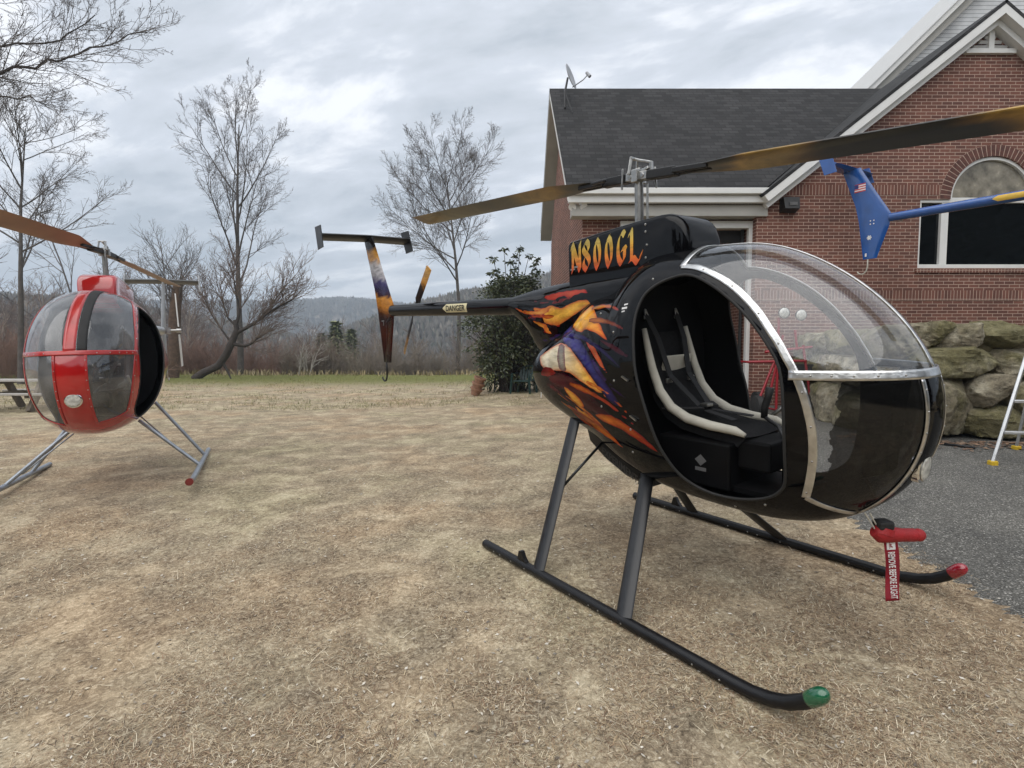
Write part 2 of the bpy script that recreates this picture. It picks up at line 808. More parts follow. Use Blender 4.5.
DOOR = smooth_line(DOOR, True, 2)
FRAME_TOP = smooth_line(FRAME[:13], False, 2)
FRAME = FRAME_TOP + smooth_line(FRAME[12:], False, 2)[1:]
LOWER = [(1.506, .781), (1.545, .752), (1.585, .728), (1.66, .69), (1.74, .66)]
WIND = [(.79, 2.6), (.79, 1.990)] + FRAME_TOP[1:] + [(2.6, 1.40), (2.6, 2.6)]
SIDEW = FRAME[len(FRAME_TOP) - 1:] + LOWER[1:] + [(2.6, .62), (2.6, 1.388)]
# airbrushed flames: polygon on the side view, start colour, end colour, gradient from - to
CREAM, YEL, ORA, RED_, MAR, VIO, GRY = (.62, .55, .40), (.72, .40, .06), (.62, .19, .015), (.34, .03, .012), (.075, .010, .012), (.045, .035, .20), (.20, .19, .17)
FLAMES = [
    ([(-.332, 1.305), (-.098, 1.349), (.062, 1.305), (.235, 1.192), (.455, 1.041), (.187, 1.066), (.005, 1.133), (-.054, 1.218), (-.277, 1.22)], MAR, (.03, .008, .012), (-.3, 1.3), (.4, 1.05)),
    ([(-.17, 1.692), (-.02, 1.77), (.014, 1.818), (.169, 1.733), (.358, 1.567), (.238, 1.611), (.095, 1.648), (.038, 1.61), (-.184, 1.663)], YEL, ORA, (-.1, 1.75), (.3, 1.6)),
    ([(.249, 1.581), (.468, 1.534), (.592, 1.452), (.444, 1.495)], (.12, .02, .02), (.03, .006, .01), (.25, 1.58), (.59, 1.45)),
    ([(-.317, 1.68), (-.151, 1.648), (.005, 1.599), (.127, 1.528), (.247, 1.41), (.397, 1.278), (.496, 1.148), (.383, 1.176), (.254, 1.319), (.09, 1.444), (-.059, 1.513), (-.178, 1.538), (-.305, 1.595)], (.045, .04, .20), (.015, .012, .07), (-.2, 1.65), (.45, 1.16)),
    ([(.057, 1.61), (.225, 1.55), (.385, 1.357), (.276, 1.431), (.178, 1.519)], (.05, .02, .08), ORA, (.06, 1.6), (.38, 1.36)),
    ([(-.54, 1.43), (-.357, 1.504), (-.254, 1.545), (-.12, 1.533), (.021, 1.479), (.223, 1.343), (.354, 1.21), (.202, 1.263), (.131, 1.289), (.0, 1.346), (-.141, 1.351), (-.40, 1.335)], CREAM, YEL, (-.2, 1.52), (.2, 1.28)),
    ([(-.251, 1.535), (-.141, 1.537), (-.046, 1.352), (-.145, 1.345)], GRY, (.28, .24, .17), (-.2, 1.53), (-.1, 1.35)),
    ([(-.40, 1.36), (-.28, 1.37), (-.18, 1.33), (-.32, 1.29), (-.45, 1.30)], MAR, RED_, (-.4, 1.36), (-.2, 1.3)),
    ([(-.127, 1.253), (.036, 1.205), (.118, 1.124), (.066, 1.095), (.167, 1.029), (.266, .971), (.065, .975), (-.003, 1.037), (-.011, 1.12), (-.063, 1.195)], YEL, ORA, (-.1, 1.25), (.2, .98)),
    ([(-.115, 1.106), (.066, 1.048), (.304, .974), (.415, .872), (.225, .935), (-.043, .98)], (.10, .012, .02), ORA, (-.1, 1.1), (.4, .88)),
    ([(.19, 1.071), (.366, 1.099), (.525, 1.047), (.657, .97), (.749, .885), (.578, .957), (.433, 1.017), (.293, 1.027)], ORA, RED_, (.2, 1.07), (.65, .95)),
]
FAIRFL = [
    ([(-.903, 1.838), (-.662, 1.801), (-.561, 1.839), (-.413, 1.791), (-.286, 1.837), (-.117, 1.855), (-.048, 1.824), (-.248, 1.741), (-.381, 1.692), (-.456, 1.662), (-.608, 1.683), (-.79, 1.703), (-.665, 1.73)], ORA, YEL, (-.9, 1.84), (-.45, 1.75)),
    ([(-.705, 1.905), (-.462, 1.929), (-.148, 1.93), (-.084, 1.899), (-.242, 1.9), (-.32, 1.863), (-.408, 1.904), (-.541, 1.856)], RED_, (.45, .07, .02), (-.7, 1.9), (-.1, 1.9)),
    ([(-.751, 1.66), (-.418, 1.669), (-.458, 1.62), (-.612, 1.597)], MAR, RED_, (-.75, 1.66), (-.42, 1.64)),
    ([(-.897, 1.716), (-.708, 1.701), (-.42, 1.625), (-.593, 1.592), (-.67, 1.641)], YEL, ORA, (-.9, 1.7), (-.45, 1.6)),
    ([(-.98, 1.80), (-.80, 1.76), (-.70, 1.70), (-.85, 1.715)], (.04, .015, .06), MAR, (-1, 1.8), (-.7, 1.7)),
]


def flow(poly, it=2):
    P = [np.array(p) for p in poly]
    sharp = []
    n = len(P)
    for i in range(n):
        a, b = P[i - 1] - P[i], P[(i + 1) % n] - P[i]
        c = a @ b / (np.linalg.norm(a) * np.linalg.norm(b) + 1e-9)
        sharp.append(c > .35)
    for _ in range(it):
        Q, S2 = [], []
        n = len(P)
        for i in range(n):
            a, b = P[i - 1], P[(i + 1) % n]
            if sharp[i]:
                Q.append(P[i])
                S2.append(True)
            else:
                Q += [P[i] * .75 + a * .25, P[i] * .75 + b * .25]
                S2 += [False, False]
        P, sharp = Q, S2
    return [tuple(p) for p in P]


def paint_cut(V, F, flames, xmax):
    lab = np.zeros(len(F), int)
    for i, (poly, *_) in enumerate(flames):
        def f(P, poly=poly):
            return np.where(P[:, 0] > xmax, 1.0, poly_sd(P[:, [0, 2]], poly) + .0025 * np.sin(P[:, 0] * 61 + 2.2 * np.sin(P[:, 2] * 43)))
        V, (fi, li), (fo, lo) = cut(V, F, lab, f)
        li[:] = i + 1
        F = np.concatenate([fi, fo])
        lab = np.concatenate([li, lo])
    return V, F, lab


def paint_colours(V, F, lab, flames, base):
    col = np.zeros((len(F), 3, 4), np.float32)
    col[..., :3] = base
    col[..., 3] = 1
    for i, (poly, c0, c1, a, b) in enumerate(flames):
        s = lab == i + 1
        P = V[F[s]][..., [0, 2]]
        e = np.array(b) - np.array(a)
        t = np.clip(((P - np.array(a)) @ e) / (e @ e), 0, 1)[..., None]
        t = np.clip(t + 0.08 * np.sin(P[..., :1] * 37 + P[..., 1:] * 53), 0, 1)
        cc_ = np.array(c0) * (1 - t) + np.array(c1) * t
        dd = -poly_sd(P.reshape(-1, 2), poly).reshape(P.shape[:2])[..., None]
        e_ = np.clip(dd / .026, 0, 1) ** .7
        rim = np.array([c1[0] * .55, c1[1] * .16, c1[2] * .25 + .004])
        col[s, :, :3] = rim * (1 - e_) + cc_ * e_
    return col.reshape(-1, 4)




def tongue(p0, p1, w, bend):
    """tapered flame tongue from its root p0 to its tip p1"""
    p0, p1 = np.array(p0, float), np.array(p1, float)
    d = p1 - p0
    n = np.array([-d[1], d[0]]) / np.linalg.norm(d)
    up, dn = [], []
    for t in np.linspace(0, 1, 11):
        c = p0 + d * t + n * bend * math.sin(t * PI) * np.linalg.norm(d)
        h = w * .5 * (1 - t) ** .8 * (.35 + .65 * math.sin(min(1, t * 3.2) * PI / 2)) * (1 + .18 * math.sin(t * 11))
        up.append(tuple(c + n * h))
        dn.append(tuple(c - n * h))
    return up + dn[::-1][1:]


for p0, p1, w_, bd, c0, c1 in (
        ((-.28, 1.60), (.56, 1.36), .060, .10, (.03, .025, .13), (.012, .008, .04)),
        ((-.02, 1.27), (.60, 1.04), .050, .06, ORA, RED_),
        ((-.22, 1.19), (.40, .88), .045, .07, YEL, ORA),
        ((.10, 1.70), (.55, 1.62), .045, .05, ORA, (.12, .02, .02)),
        ((.05, 1.78), (.47, 1.74), .035, .06, YEL, RED_),
        ((-.36, 1.24), (.16, 1.02), .055, .05, (.10, .012, .014), (.05, .01, .02)),
        ((.22, 1.45), (.57, 1.20), .045, -.06, (.05, .03, .14), (.02, .01, .05)),
        ((.16, 1.30), (.57, 1.09), .030, .08, YEL, ORA),
        ((-.20, 1.12), (.26, .84), .030, .05, ORA, MAR)):
    FLAMES.append((tongue(p0, p1, w_, bd), c0, c1, p0, p1))
for p0, p1, w_, bd, c0, c1 in (
        ((-.55, 1.80), (-1.22, 1.84), .060, .06, YEL, ORA),
        ((-.45, 1.72), (-1.05, 1.72), .045, -.05, ORA, RED_),
        ((-.40, 1.60), (-.86, 1.55), .050, .05, (.04, .025, .12), (.015, .01, .05)),
        ((-.30, 1.87), (-.95, 1.90), .035, .05, RED_, MAR),
        ((-.38, 1.52), (-.72, 1.45), .035, .05, ORA, MAR)):
    FAIRFL.append((tongue(p0, p1, w_, bd), c0, c1, p0, p1))
FLAMES = [(flow(f[0]) if i < 11 else f[0],) + f[1:] for i, f in enumerate(FLAMES)]
FAIRFL = [(flow(f[0]) if i < 5 else f[0],) + f[1:] for i, f in enumerate(FAIRFL)]


def make_shells():
    V, F = body_base()
    lab = np.zeros(len(F), int)
    S = {}
    V0, F0 = V, F
    V, (fi, _), (F, lab) = cut(V, F, lab, lambda P: poly_sd(P[:, [0, 2]], DOOR))
    V, (fi, _), (F, lab) = cut(V, F, lab, lambda P: poly_sd(P[:, [0, 2]], WIND))
    S['windshield'] = compact(V, fi)
    V, (fi, _), (F, lab) = cut(V, F, lab, lambda P: np.maximum(poly_sd(P[:, [0, 2]], SIDEW), .11 - np.abs(P[:, 1])))
    ctr = V[fi].mean(1)
    S['win_r'] = compact(V, fi[ctr[:, 1] < 0])
    S['win_l'] = compact(V, fi[ctr[:, 1] > 0])
    # split the flames in on the fuselage
    V, F, lab = paint_cut(V, F, FLAMES, .80)
    Vc, Fc = compact(V, F)
    S['fuselage'] = (Vc, Fc, lab)

    def sweep(path, hw, m=4, lift=.0035):
        """ribbon on the shell along path [(alpha, y)], half width hw, on both pitch directions"""
        P_ = np.array([surf(a, y) for a, y in path])
        Vv, Fv = [], []
        n = len(P_)
        for k in range(n):
            d = P_[min(k + 1, n - 1)] - P_[max(k - 1, 0)]
            nr = surf_n(*path[k])
            sd = np.cross(d, nr)
            sd /= np.linalg.norm(sd)
            for q in np.linspace(-hw, hw, m + 1):
                p = P_[k] + sd * q
                a_, y_ = math.atan2(p[2] - CZ, p[0] - CX), float(np.clip(p[1], -SW * .998, SW * .998))
                pp_ = surf(a_, y_)
                Vv.append(pp_ + surf_n(a_, y_) * lift)
        for k in range(n - 1):
            for q in range(m):
                a = k * (m + 1) + q
                Fv.append((a, a + 1, a + m + 2, a + m + 1))
        Vv, Fv = np.array(Vv), np.array(Fv)
        p = Vv[Fv]
        nn_ = np.cross(p[:, 1] - p[:, 0], p[:, 2] - p[:, 0])
        if ((p.mean(1) - np.array([CX, 0, CZ])) * nn_).sum() < 0:
            Fv = Fv[:, ::-1]
        return Vv, Fv

    def side_path(pts, sg):
        return [(math.atan2(z - CZ, x - CX), sg * body_y(x, z)) for x, z in pts]
    for nm, sg in (('frame_r', -1), ('frame_l', 1)):
        S[nm] = sweep(side_path(FRAME, sg), .019, 4, .004)
    for nm, sg in (('lower_r', -1), ('lower_l', 1)):
        S[nm] = sweep(side_path([q for q in smooth_line(LOWER, False, 2) if body_y(*q) > .10], sg), .014, 4, .005)

    def alpha_for_x(x, y, lo, hi):
        for _ in range(50):
            m_ = (lo + hi) / 2
            if surf(m_, y)[0] > x:
                lo = m_
            else:
                hi = m_
        return (lo + hi) / 2
    S['roof'] = sweep([(alpha_for_x(.788, y, .2, PI - .2), y) for y in np.linspace(-.33, .33, 48)], .018, 3, .005)

    def alpha_for_z(z, y, lo, hi):
        for _ in range(50):
            m_ = (lo + hi) / 2
            if surf(m_, y)[2] < z:
                lo = m_
            else:
                hi = m_
        return (lo + hi) / 2
    S['band'] = sweep([(alpha_for_z(1.40, y, -1.0, 1.0), y) for y in np.linspace(-.428, .428, 80)], .023, 4, .0075)
    for nm, y in (('nose_r', -.112), ('nose_l', .112)):
        S[nm] = sweep([(alpha_for_z(z, y, -1.2, 1.0), y) for z in np.linspace(.70, 1.38, 50)], .010, 3, .0055)
    top = [(a, 0.0) for a in np.linspace(alpha_for_z(1.42, 0, -1, 1), alpha_for_x(.80, 0, .2, PI - .2), 60)]
    S['post'] = sweep(top, .011, 3, .004)
    S['postw'] = sweep(top, .045, 4, .004)
    S['seal'] = sweep([(a, .085) for a, _ in top], .036, 4, .003)
    return S


SHELL = make_shells()


def shell_obj(name, key, mats, parent, thick, off=0.0, solid_off=-1.0):
    V, F = SHELL[key][0], SHELL[key][1]
    if off:
        p = V[F]
        nr = np.cross(p[:, 1] - p[:, 0], p[:, 2] - p[:, 0])
        vn = np.zeros_like(V)
        for k in range(3):
            np.add.at(vn, F[:, k], nr)
        V = V + off * vn / (np.linalg.norm(vn, axis=1, keepdims=True) + 1e-12)
    o = fast_mesh(name, V, F, F.shape[1], mats, parent=parent, smooth=True)
    if thick:
        s = o.modifiers.new('thickness', 'SOLIDIFY')
        s.thickness = thick
        s.offset = solid_off
        if isinstance(mats, (list, tuple)) and len(mats) > 1:
            s.material_offset = 1
            s.material_offset_rim = 1
    return o


def rivets(mb, pts, r=.0055):
    for p in pts:
        mb.ell(p, (r, r, r), 6, 4)


# calligraphic capitals drawn with a slanted nib, unit box
GLYPH = {
    'N': [[(-.02, .82), (.05, .97)], [(.08, .97), (.09, .45), (.03, .03)], [(.08, .97), (.38, .52), (.72, .05)], [(.76, .06), (.75, .60), (.80, .98)]],
    '8': [[(.40, .96), (.14, .84), (.16, .66), (.58, .40), (.62, .18), (.36, .02)], [(.36, .02), (.10, .16), (.14, .38), (.54, .64), (.58, .84), (.40, .96)]],
    '0': [[(.46, .99), (.20, .80), (.12, .50), (.18, .20), (.36, .01)], [(.30, .93), (.50, .80), (.58, .50), (.52, .20), (.36, .01)]],
    'G': [[(.66, .88), (.50, .98), (.26, .86), (.12, .55), (.16, .20), (.38, .02)], [(.38, .02), (.60, .16), (.62, .46)], [(.40, .44), (.62, .50), (.74, .42)]],
    'L': [[(.02, .84), (.14, .98), (.22, .86)], [(.20, .95), (.19, .5), (.16, .10)], [(.02, .06), (.30, .13), (.60, -.02), (.92, .14)], [(.86, .14), (.94, .26)]],
}


def nib_text(body, org, ax, ay, w, h, nrm, pen=.085):
    """thin strokes swept with a slanted nib; colours run from yellow (top) to red-orange"""
    mb = MB()
    cols = []
    org, ax, ay, nrm = [np.asarray(q, float) for q in (org, ax, ay, nrm)]
    cw = w / len(body)
    nx, ny = math.cos(RAD(35)) * pen, math.sin(RAD(35)) * pen
    lift = 0
    for i, ch in enumerate(body):
        for st in GLYPH[ch]:
            # smooth the stroke
            pts = []
            n = len(st)
            for j in range(n - 1):
                p0, p1, p2, p3 = st[max(j - 1, 0)], st[j], st[j + 1], st[min(j + 2, n - 1)]
                for t in np.linspace(0, 1, 6, endpoint=False):
                    pts.append(tuple(.5 * (2 * p1[q] + (p2[q] - p0[q]) * t + (2 * p0[q] - 5 * p1[q] + 4 * p2[q] - p3[q]) * t * t + (3 * p1[q] - p0[q] - 3 * p2[q] + p3[q]) * t ** 3) for q in (0, 1)))
            pts.append(st[-1])
            lift += 1
            k = len(mb.v)
            for (u, v) in pts:
                for sg in (-1, 1):
                    uu, vv = u + sg * nx, v + sg * ny
                    mb.v.append(tuple(org + ax * (i * cw + uu * cw) + ay * (vv * h) + nrm * (.0006 * (lift % 3))))
            for j in range(len(pts) - 1):
                a = k + 2 * j
                mb.face((a, a + 1, a + 3, a + 2))
    return mb


def set_paint(o, fn):
    """corner colours from a function of the vertex position"""
    me = o.data
    V = np.zeros(len(me.vertices) * 3, np.float32)
    me.vertices.foreach_get('co', V)
    V = V.reshape(-1, 3)
    li = np.zeros(len(me.loops), np.int32)
    me.loops.foreach_get('vertex_index', li)
    at_ = me.color_attributes.new('paint', 'FLOAT_COLOR', 'CORNER')
    c = np.ones((len(li), 4), np.float32)
    c[:, :3] = fn(V)[li]
    at_.data.foreach_set('color', c.ravel())


def band_colours(t, stops):
    """t (n,) -> colour by piecewise linear stops"""
    xs = [s[0] for s in stops]
    return np.stack([np.interp(t, xs, [s[1][k] for s in stops]) for k in range(3)], 1)


def build_heli(R, T, pal, label, group, rotor, extras):
    root = empty('helicopter', T, R)
    tag(root, label, 'helicopter', group)
    A = lambda name, mb, mats, parent=root, **k: build(name, mb, mats, parent, local=True, **k)
    AE = lambda name, mb, mats, parent=root, **k: build_each(name, mb, mats, parent, local=True, **k)
    P, I = pal, MATS
    flames = extras.get('flames')
    # --- shell
    V, F, lab = SHELL['fuselage']
    fus = fast_mesh('fuselage', V, F, 3, [P['body'], P['inner']], parent=root, smooth=True)
    if flames:
        ca = fus.data.color_attributes.new('paint', 'FLOAT_COLOR', 'CORNER')
        ca.data.foreach_set('color', paint_colours(V, F, lab, FLAMES, (.003, .003, .0037)).ravel())
    s = fus.modifiers.new('thickness', 'SOLIDIFY')
    s.thickness = .012
    s.offset = -1
    s.material_offset = 1
    s.material_offset_rim = 1
    shell_obj('windshield', 'windshield', P['glass'], root, 0)
    shell_obj('side_window', 'win_r', P['glass2'], root, 0)
    shell_obj('side_window', 'win_l', P['glass2'], root, 0)
    for k in ('frame_r', 'frame_l'):
        shell_obj('door_frame', k, P['strip'], root, .005, 0, 0)
    for k in ('roof', 'band', 'nose_r', 'nose_l', 'lower_r', 'lower_l'):
        shell_obj('window_frame', k, P['strip'], root, .005, 0, 0)
    shell_obj('centre_post', 'postw' if extras.get('widepost') else 'post', P['post'], root, .005, 0, 0)
    if extras.get('widepost'):
        shell_obj('post_strip', 'seal', I['rubber'], root, .004, 0, 0)  # plain black strip along one side of the wide post
    mb = MB()
    for sgn in (-1, 1):
        for i in range(2, len(FRAME), 9):
            x, z = FRAME[i]
            mb.ell((x, sgn * (body_y(x, z) + .007), z), (.006, .005, .006), 6, 4)
        for x in np.linspace(1.55, 1.86, 5):
            mb.ell((x + .006, sgn * (body_y(x, 1.4) + .009), 1.40), (.006, .005, .006), 6, 4)
        for z in np.linspace(.85, 1.33, 6):
            rr = float(body_rad(np.array(math.atan2(z - CZ, 1.9 - CX))))
            a = math.atan2(z - CZ, 1.35)
            q = (1 - (.112 / SW) ** SN) ** (1 / SN)
            rr = float(body_rad(np.array(a))) * q
            mb.ell((CX + (rr + .009) * math.cos(a), sgn * .112, CZ + (rr + .009) * math.sin(a)), (.005, .005, .005), 6, 4)
    if not extras.get('notail'):
        AE('screw_head', mb, I['steel'], smooth=True)
    if flames:
        mb = MB()
        for x, z in ((.44, 1.32), (.40, 1.62), (.54, 1.02), (.30, 1.14), (.20, 1.74), (.50, .86), (.62, 1.93), (1.30, .69), (1.10, .62)):
            mb.ell((x, -body_y(x, z) - .001, z), (.008, .005, .008), 8, 5)
        AE('screw_head', mb, I['steel'], smooth=True)
        mb = MB()
        for dx_, dz_, w_, h_ in ((0, 0, .050, .012), (.006, .022, .036, .009), (-.004, -.020, .030, .008)):
            x, z = .465 + dx_, 1.765 + dz_
            y0_, y1_ = body_y(x - w_ / 2, z), body_y(x + w_ / 2, z)
            mb.quad((x - w_ / 2, -y0_ - .003, z - h_ / 2), (x + w_ / 2, -y1_ - .003, z - h_ / 2 + .004), (x + w_ / 2, -body_y(x + w_ / 2, z + h_ / 2) - .003, z + h_ / 2 + .004), (x - w_ / 2, -body_y(x - w_ / 2, z + h_ / 2) - .003, z + h_ / 2))
        AE('decal', mb, I['flag_white'], parent=fus)
        mb = MB()
        for x, z in ((.552, 1.34), (.60, 1.10)):
            y_ = -body_y(x, z) - .006
            mb.bar((x - .04, y_, z + .012), (x + .012, y_ - .004, z - .012), .014, .008)
        AE('door_hinge', mb, I['steel'])
    # door seal: dark rounded lip round each opening
    dp = [DOOR[i % len(DOOR)] for i in range(len(DOOR) + 1)]
    for sgn in (-1, 1):
        mb = MB()
        mb.tube([(x, sgn * (body_y(x, z) - .004), z) for x, z in dp], .009, 6, caps=False)
        A('door_seal', mb, P['seal'], smooth=True)
    # --- cabin interior
    mb = MB()
    ring0, ring1 = [], []
    for a in np.linspace(0, 2 * PI, 40, endpoint=False):
        yy, zz = .505 * math.cos(a), .70 * math.sin(a)
        yy = .50 * math.copysign(abs(math.cos(a)) ** .85, math.cos(a))
        zz = .66 * math.copysign(abs(math.sin(a)) ** .85, math.sin(a))
        ring0.append((.36 + .02 * 0, yy, 1.36 + zz))
        ring1.append((.30, yy, 1.36 + zz))
    mb.rings([ring1, ring0])
    A('bulkhead', mb, I['interior'])
    mb = MB()
    mb.box((.96, 0, .70), (.80, .46, .03))
    A('cabin_floor', mb, I['interior'])
    mb = MB()
    mb.box((.80, 0, .82), (.50, .52, .28))
    mb.box((1.15, -.02, .90), (.20, .34, .17))
    sb = A('seat_box', mb, I['interior'], bevel=.015)
    if flames:
        mb = MB()
        mb.prism([(-.04, 0), (0, .035), (.04, 0), (0, -.035)], (0, -.001, 0), (.86, -.262, .84))
        mb.box((.86, -.2625, .785), (.075, .001, .022))
        A('seat_box_emblem', mb, I['emblem'], parent=sb)
    # seat: padded shell swept along its side profile
    prof = [(.40, 1.62), (.43, 1.50), (.47, 1.36), (.53, 1.22), (.62, 1.12), (.74, 1.065), (.90, 1.04), (1.06, 1.03), (1.12, 1.01)]
    mb = MB()
    rr = []
    for y in (-.20, -.13, -.05, 0, .05, .13, .20):
        rr.append([(x - .012 * math.cos(y * 7), y, z - .02 * math.cos(y * 7)) for x, z in prof] + [(x - .06, y, z - .07) for x, z in prof[::-1]])
    mb.rings(rr)
    seat = A('seat', mb, I['seat_cloth'], smooth=True, angle=40)
    mb = MB()
    for y in (-.215, .215):
        n = len(prof)
        mb.tube([(x, y * (1 + .05 * math.sin(3 * i / n)), z + .01) for i, (x, z) in enumerate(prof)], [.015, .021, .025, .027, .028, .027, .025, .022, .012], 10, flat=1.15)
    A('seat_bolster', mb, P['bolster'], parent=seat, smooth=True)
    mb = MB()
    mb.box((.463, .035, 1.385), (.014, .29, .12), np.array([[.97, 0, .26], [0, 1, 0], [-.26, 0, .97]]))
    A('head_patch', mb, P['bolster'], parent=seat, bevel=.004)
    mb = MB()
    for sgn in (-1, 1):
        mb.bar((.362, sgn * .16, 1.74), (.45, sgn * .135, 1.56), .05, .006, up=(1, 0, .5))
        mb.bar((.45, sgn * .135, 1.56), (.515, sgn * .10, 1.32), .05, .006, up=(1, 0, .4))
        mb.bar((.515, sgn * .10, 1.32), (.70, sgn * .05, 1.13), .05, .006, up=(1, 0, 1))
        mb.bar((.56, sgn * .24, 1.12), (.74, sgn * .06, 1.12), .05, .006, up=(0, 0, 1))
        mb.bar((.74, sgn * .03, 1.10), (.98, sgn * .10, 1.075), .05, .006, up=(0, 0, 1))
    AE('harness_strap', mb, I['strap'], parent=seat)
    mb = MB()
    for sgn in (-1, 1):
        mb.bar((.362, sgn * .16, 1.76), (.375, sgn * .185, 1.69), .012)
        mb.bar((.362, sgn * .16, 1.76), (.375, sgn * .135, 1.69), .012)
        mb.box((.52, sgn * .115, 1.285), (.015, .06, .03))
    mb.box((.72, 0, 1.13), (.06, .06, .02))
    AE('harness_buckle', mb, I['steel'], parent=seat, bevel=.003)
    # controls
    mb = MB()
    mb.tube([(1.22, .02, .72), (1.22, .02, .98), (1.16, .06, 1.04), (1.09, .09, 1.06), (1.05, .10, 1.08)], .012, 8)
    cy = A('cyclic_stick', mb, I['dark_metal'], smooth=True)
    mb = MB()
    mb.tube([(1.05, .10, 1.07), (1.055, .10, 1.14), (1.075, .10, 1.20), (1.085, .10, 1.255)], [.019, .022, .021, .025], 10)
    A('grip', mb, I['rubber'], parent=cy, smooth=True)
    mb = MB()
    mb.tube([(.80, .30, .86), (1.00, .31, 1.06), (1.10, .31, 1.15)], .014, 8)
    A('collective_lever', mb, I['steel'], smooth=True)
    mb = MB()
    mb.rings([[(1.66, -.10, .86), (1.66, .10, .86), (1.66, .12, 1.33), (1.66, -.12, 1.33)], [(1.76, -.08, .90), (1.76, .08, .90), (1.80, .10, 1.35), (1.80, -.10, 1.35)]])
    ip = A('instrument_pedestal', mb, I['interior'], bevel=.01)
    # --- mast fairing
    def dog(x, hw, z0, z1, n=9):
        out = []
        r = .05
        out.append((x, -hw, z0))
        for t in np.linspace(PI, PI / 2, 5):
            out.append((x, -hw + r + r * math.cos(t), z1 - r + r * math.sin(t)))
        for t in np.linspace(PI / 2, 0, 5):
            out.append((x, hw - r + r * math.cos(t), z1 - r + r * math.sin(t)))
        out.append((x, hw, z0))
        return out
    mb = MB()
    secs = [(-.365, .17, 1.86, 2.285), (-.35, .185, 1.86, 2.30), (.0, .19, 1.86, 2.325), (.30, .19, 1.9, 2.342), (.50, .19, 1.95, 2.348), (.565, .19, 1.95, 2.342), (.62, .188, 1.98, 2.322), (.662, .185, 2.0, 2.29), (.69, .18, 2.0, 2.25), (.708, .172, 2.0, 2.20), (.718, .16, 2.02, 2.13)]
    mb.rings([dog(*q) for q in secs])
    dg_ = A('mast_fairing', mb, P['dog'], smooth=True, angle=35)
    if flames:
        t = nib_text('N800GL', (-.305, -.1925, 2.06), (1, 0, .02), (0, 0, 1), .68, .215, (0, -1, 0), .15)
        ld = A('lettering', t, I['flame_letters'], parent=dg_)
        set_paint(ld, lambda V: band_colours((V[:, 2] - 2.065) / .19, [(0, (.62, .07, .012)), (.35, (.70, .20, .02)), (.75, (.68, .40, .05)), (1, (.55, .42, .10))]))
        mb = MB()
        for x, z in ((.40, 2.255), (.41, 2.17), (.40, 2.09), (.40, 2.30)):
            mb.ell((x, -.191, z), (.008, .005, .008), 8, 5)
        for x, z in ((-.27, 2.10), (-.30, 2.085)):
            mb.box((x, -.192, z), (.05, .003, .012))
        AE('fastener', mb, I['steel'], parent=dg_)
    # --- mast, hub, blades
    HX, HZ = .186, 2.67
    mb = MB()
    mb.tube([(HX, 0, 2.25), (HX, 0, 2.66)], .030, 14)
    mb.tube([(HX + .045, .03, 2.3), (HX + .05, .03, 2.62)], .008, 6)
    A('mast', mb, I['steel'], smooth=True, angle=40)
    uL, uR, flat = rotor
    uL = np.array(uL, float) / np.linalg.norm(uL)
    uR = np.array(uR, float) / np.linalg.norm(uR)
    hub = np.array([HX, 0, HZ])
    perp = np.cross((0, 0, 1.), uR)
    perp /= np.linalg.norm(perp)
    mb = MB()
    up_ = np.array([0, 0, 1.])
    mb.bar(hub - uR * .085, hub + uR * .085, .075, .055)
    mb.bar(hub - perp * .060, hub + perp * .060, .045, .085)
    mb.tube([hub - up_ * .05, hub + up_ * .055], .028, 12)
    for sg_ in (-1, 1):
        mb.bar(hub + perp * .048 * sg_ - uR * .05 + up_ * .015, hub + perp * .035 * sg_ - uR * .035 + up_ * .125, .012, .022)
    mb.bar(hub + perp * .045 - uR * .035 + up_ * .125, hub - perp * .045 - uR * .035 + up_ * .125, .018, .018)
    mb.bar(hub - uR * .045 + up_ * .125, hub + uR * .10 + up_ * .085, .020, .016)
    mb.bar(hub + uR * .10 + up_ * .09, hub + uR * .105 + up_ * .0, .022, .022)
    mb.bar(hub + uR * .03 + up_ * .03, hub + uR * .09 + up_ * .05, .05, .02)
    mb.tube([hub + uR * .11 + perp * .045 - up_ * .08, hub + uR * .10 + perp * .045 + up_ * .06], .008, 6)
    mb.tube([hub - uR * .11 - perp * .045 - up_ * .08, hub - uR * .10 - perp * .045 + up_ * .06], .008, 6)
    for sg_ in (-1, 1):
        mb.tube([hub + uR * .05 * sg_ - perp * .042, hub + uR * .05 * sg_ + perp * .042], .018, 10)
    A('rotor_hub', mb, I['hub_silver'], bevel=.004)
    for u in (uL, uR):
        mb = MB()
        s = np.cross((0, 0, 1.), u)
        s /= np.linalg.norm(s)
        n = np.cross(u, s)
        mb.bar(hub + u * .08, hub + u * .30, .07, .06)
        mb.bar(hub + u * .28 + s * .035, hub + u * .52 + s * .03, .03, .035)
        mb.bar(hub + u * .28 - s * .035, hub + u * .52 - s * .03, .03, .035)
        mb.bar(hub + u * .22 + s * .09, hub + u * .36 + s * .07, .03, .02)
        A('blade_grip', mb, I['dark_metal'], bevel=.006)
        mb = MB()
        rr = []
        for r in np.linspace(.34, extras.get('radius', 2.72), 60):
            cw_ = extras.get('chord', .22)
            ch = cw_ if r > .75 else .09 + (cw_ - .09) * (r - .34) / .41
            tw = RAD(extras.get('pitch', (10, 10))[0 if u is uL else 1])
            c0 = hub + u * r + np.array([0, 0, -.012 * r * r * 0])
            sec = []
            for xc, yt in ((-.35, .0), (-.33, .028), (-.2, .052), (0, .058), (.3, .035), (.65, .0), (.3, -.020), (0, -.034), (-.2, -.034), (-.33, -.018)):
                a, b = xc * ch, yt * .30 * (ch / .22)
                sec.append(c0 + s * (a * math.cos(tw) - b * math.sin(tw)) + n * (a * math.sin(tw) + b * math.cos(tw)))
            rr.append(sec)
        mb.rings(rr)
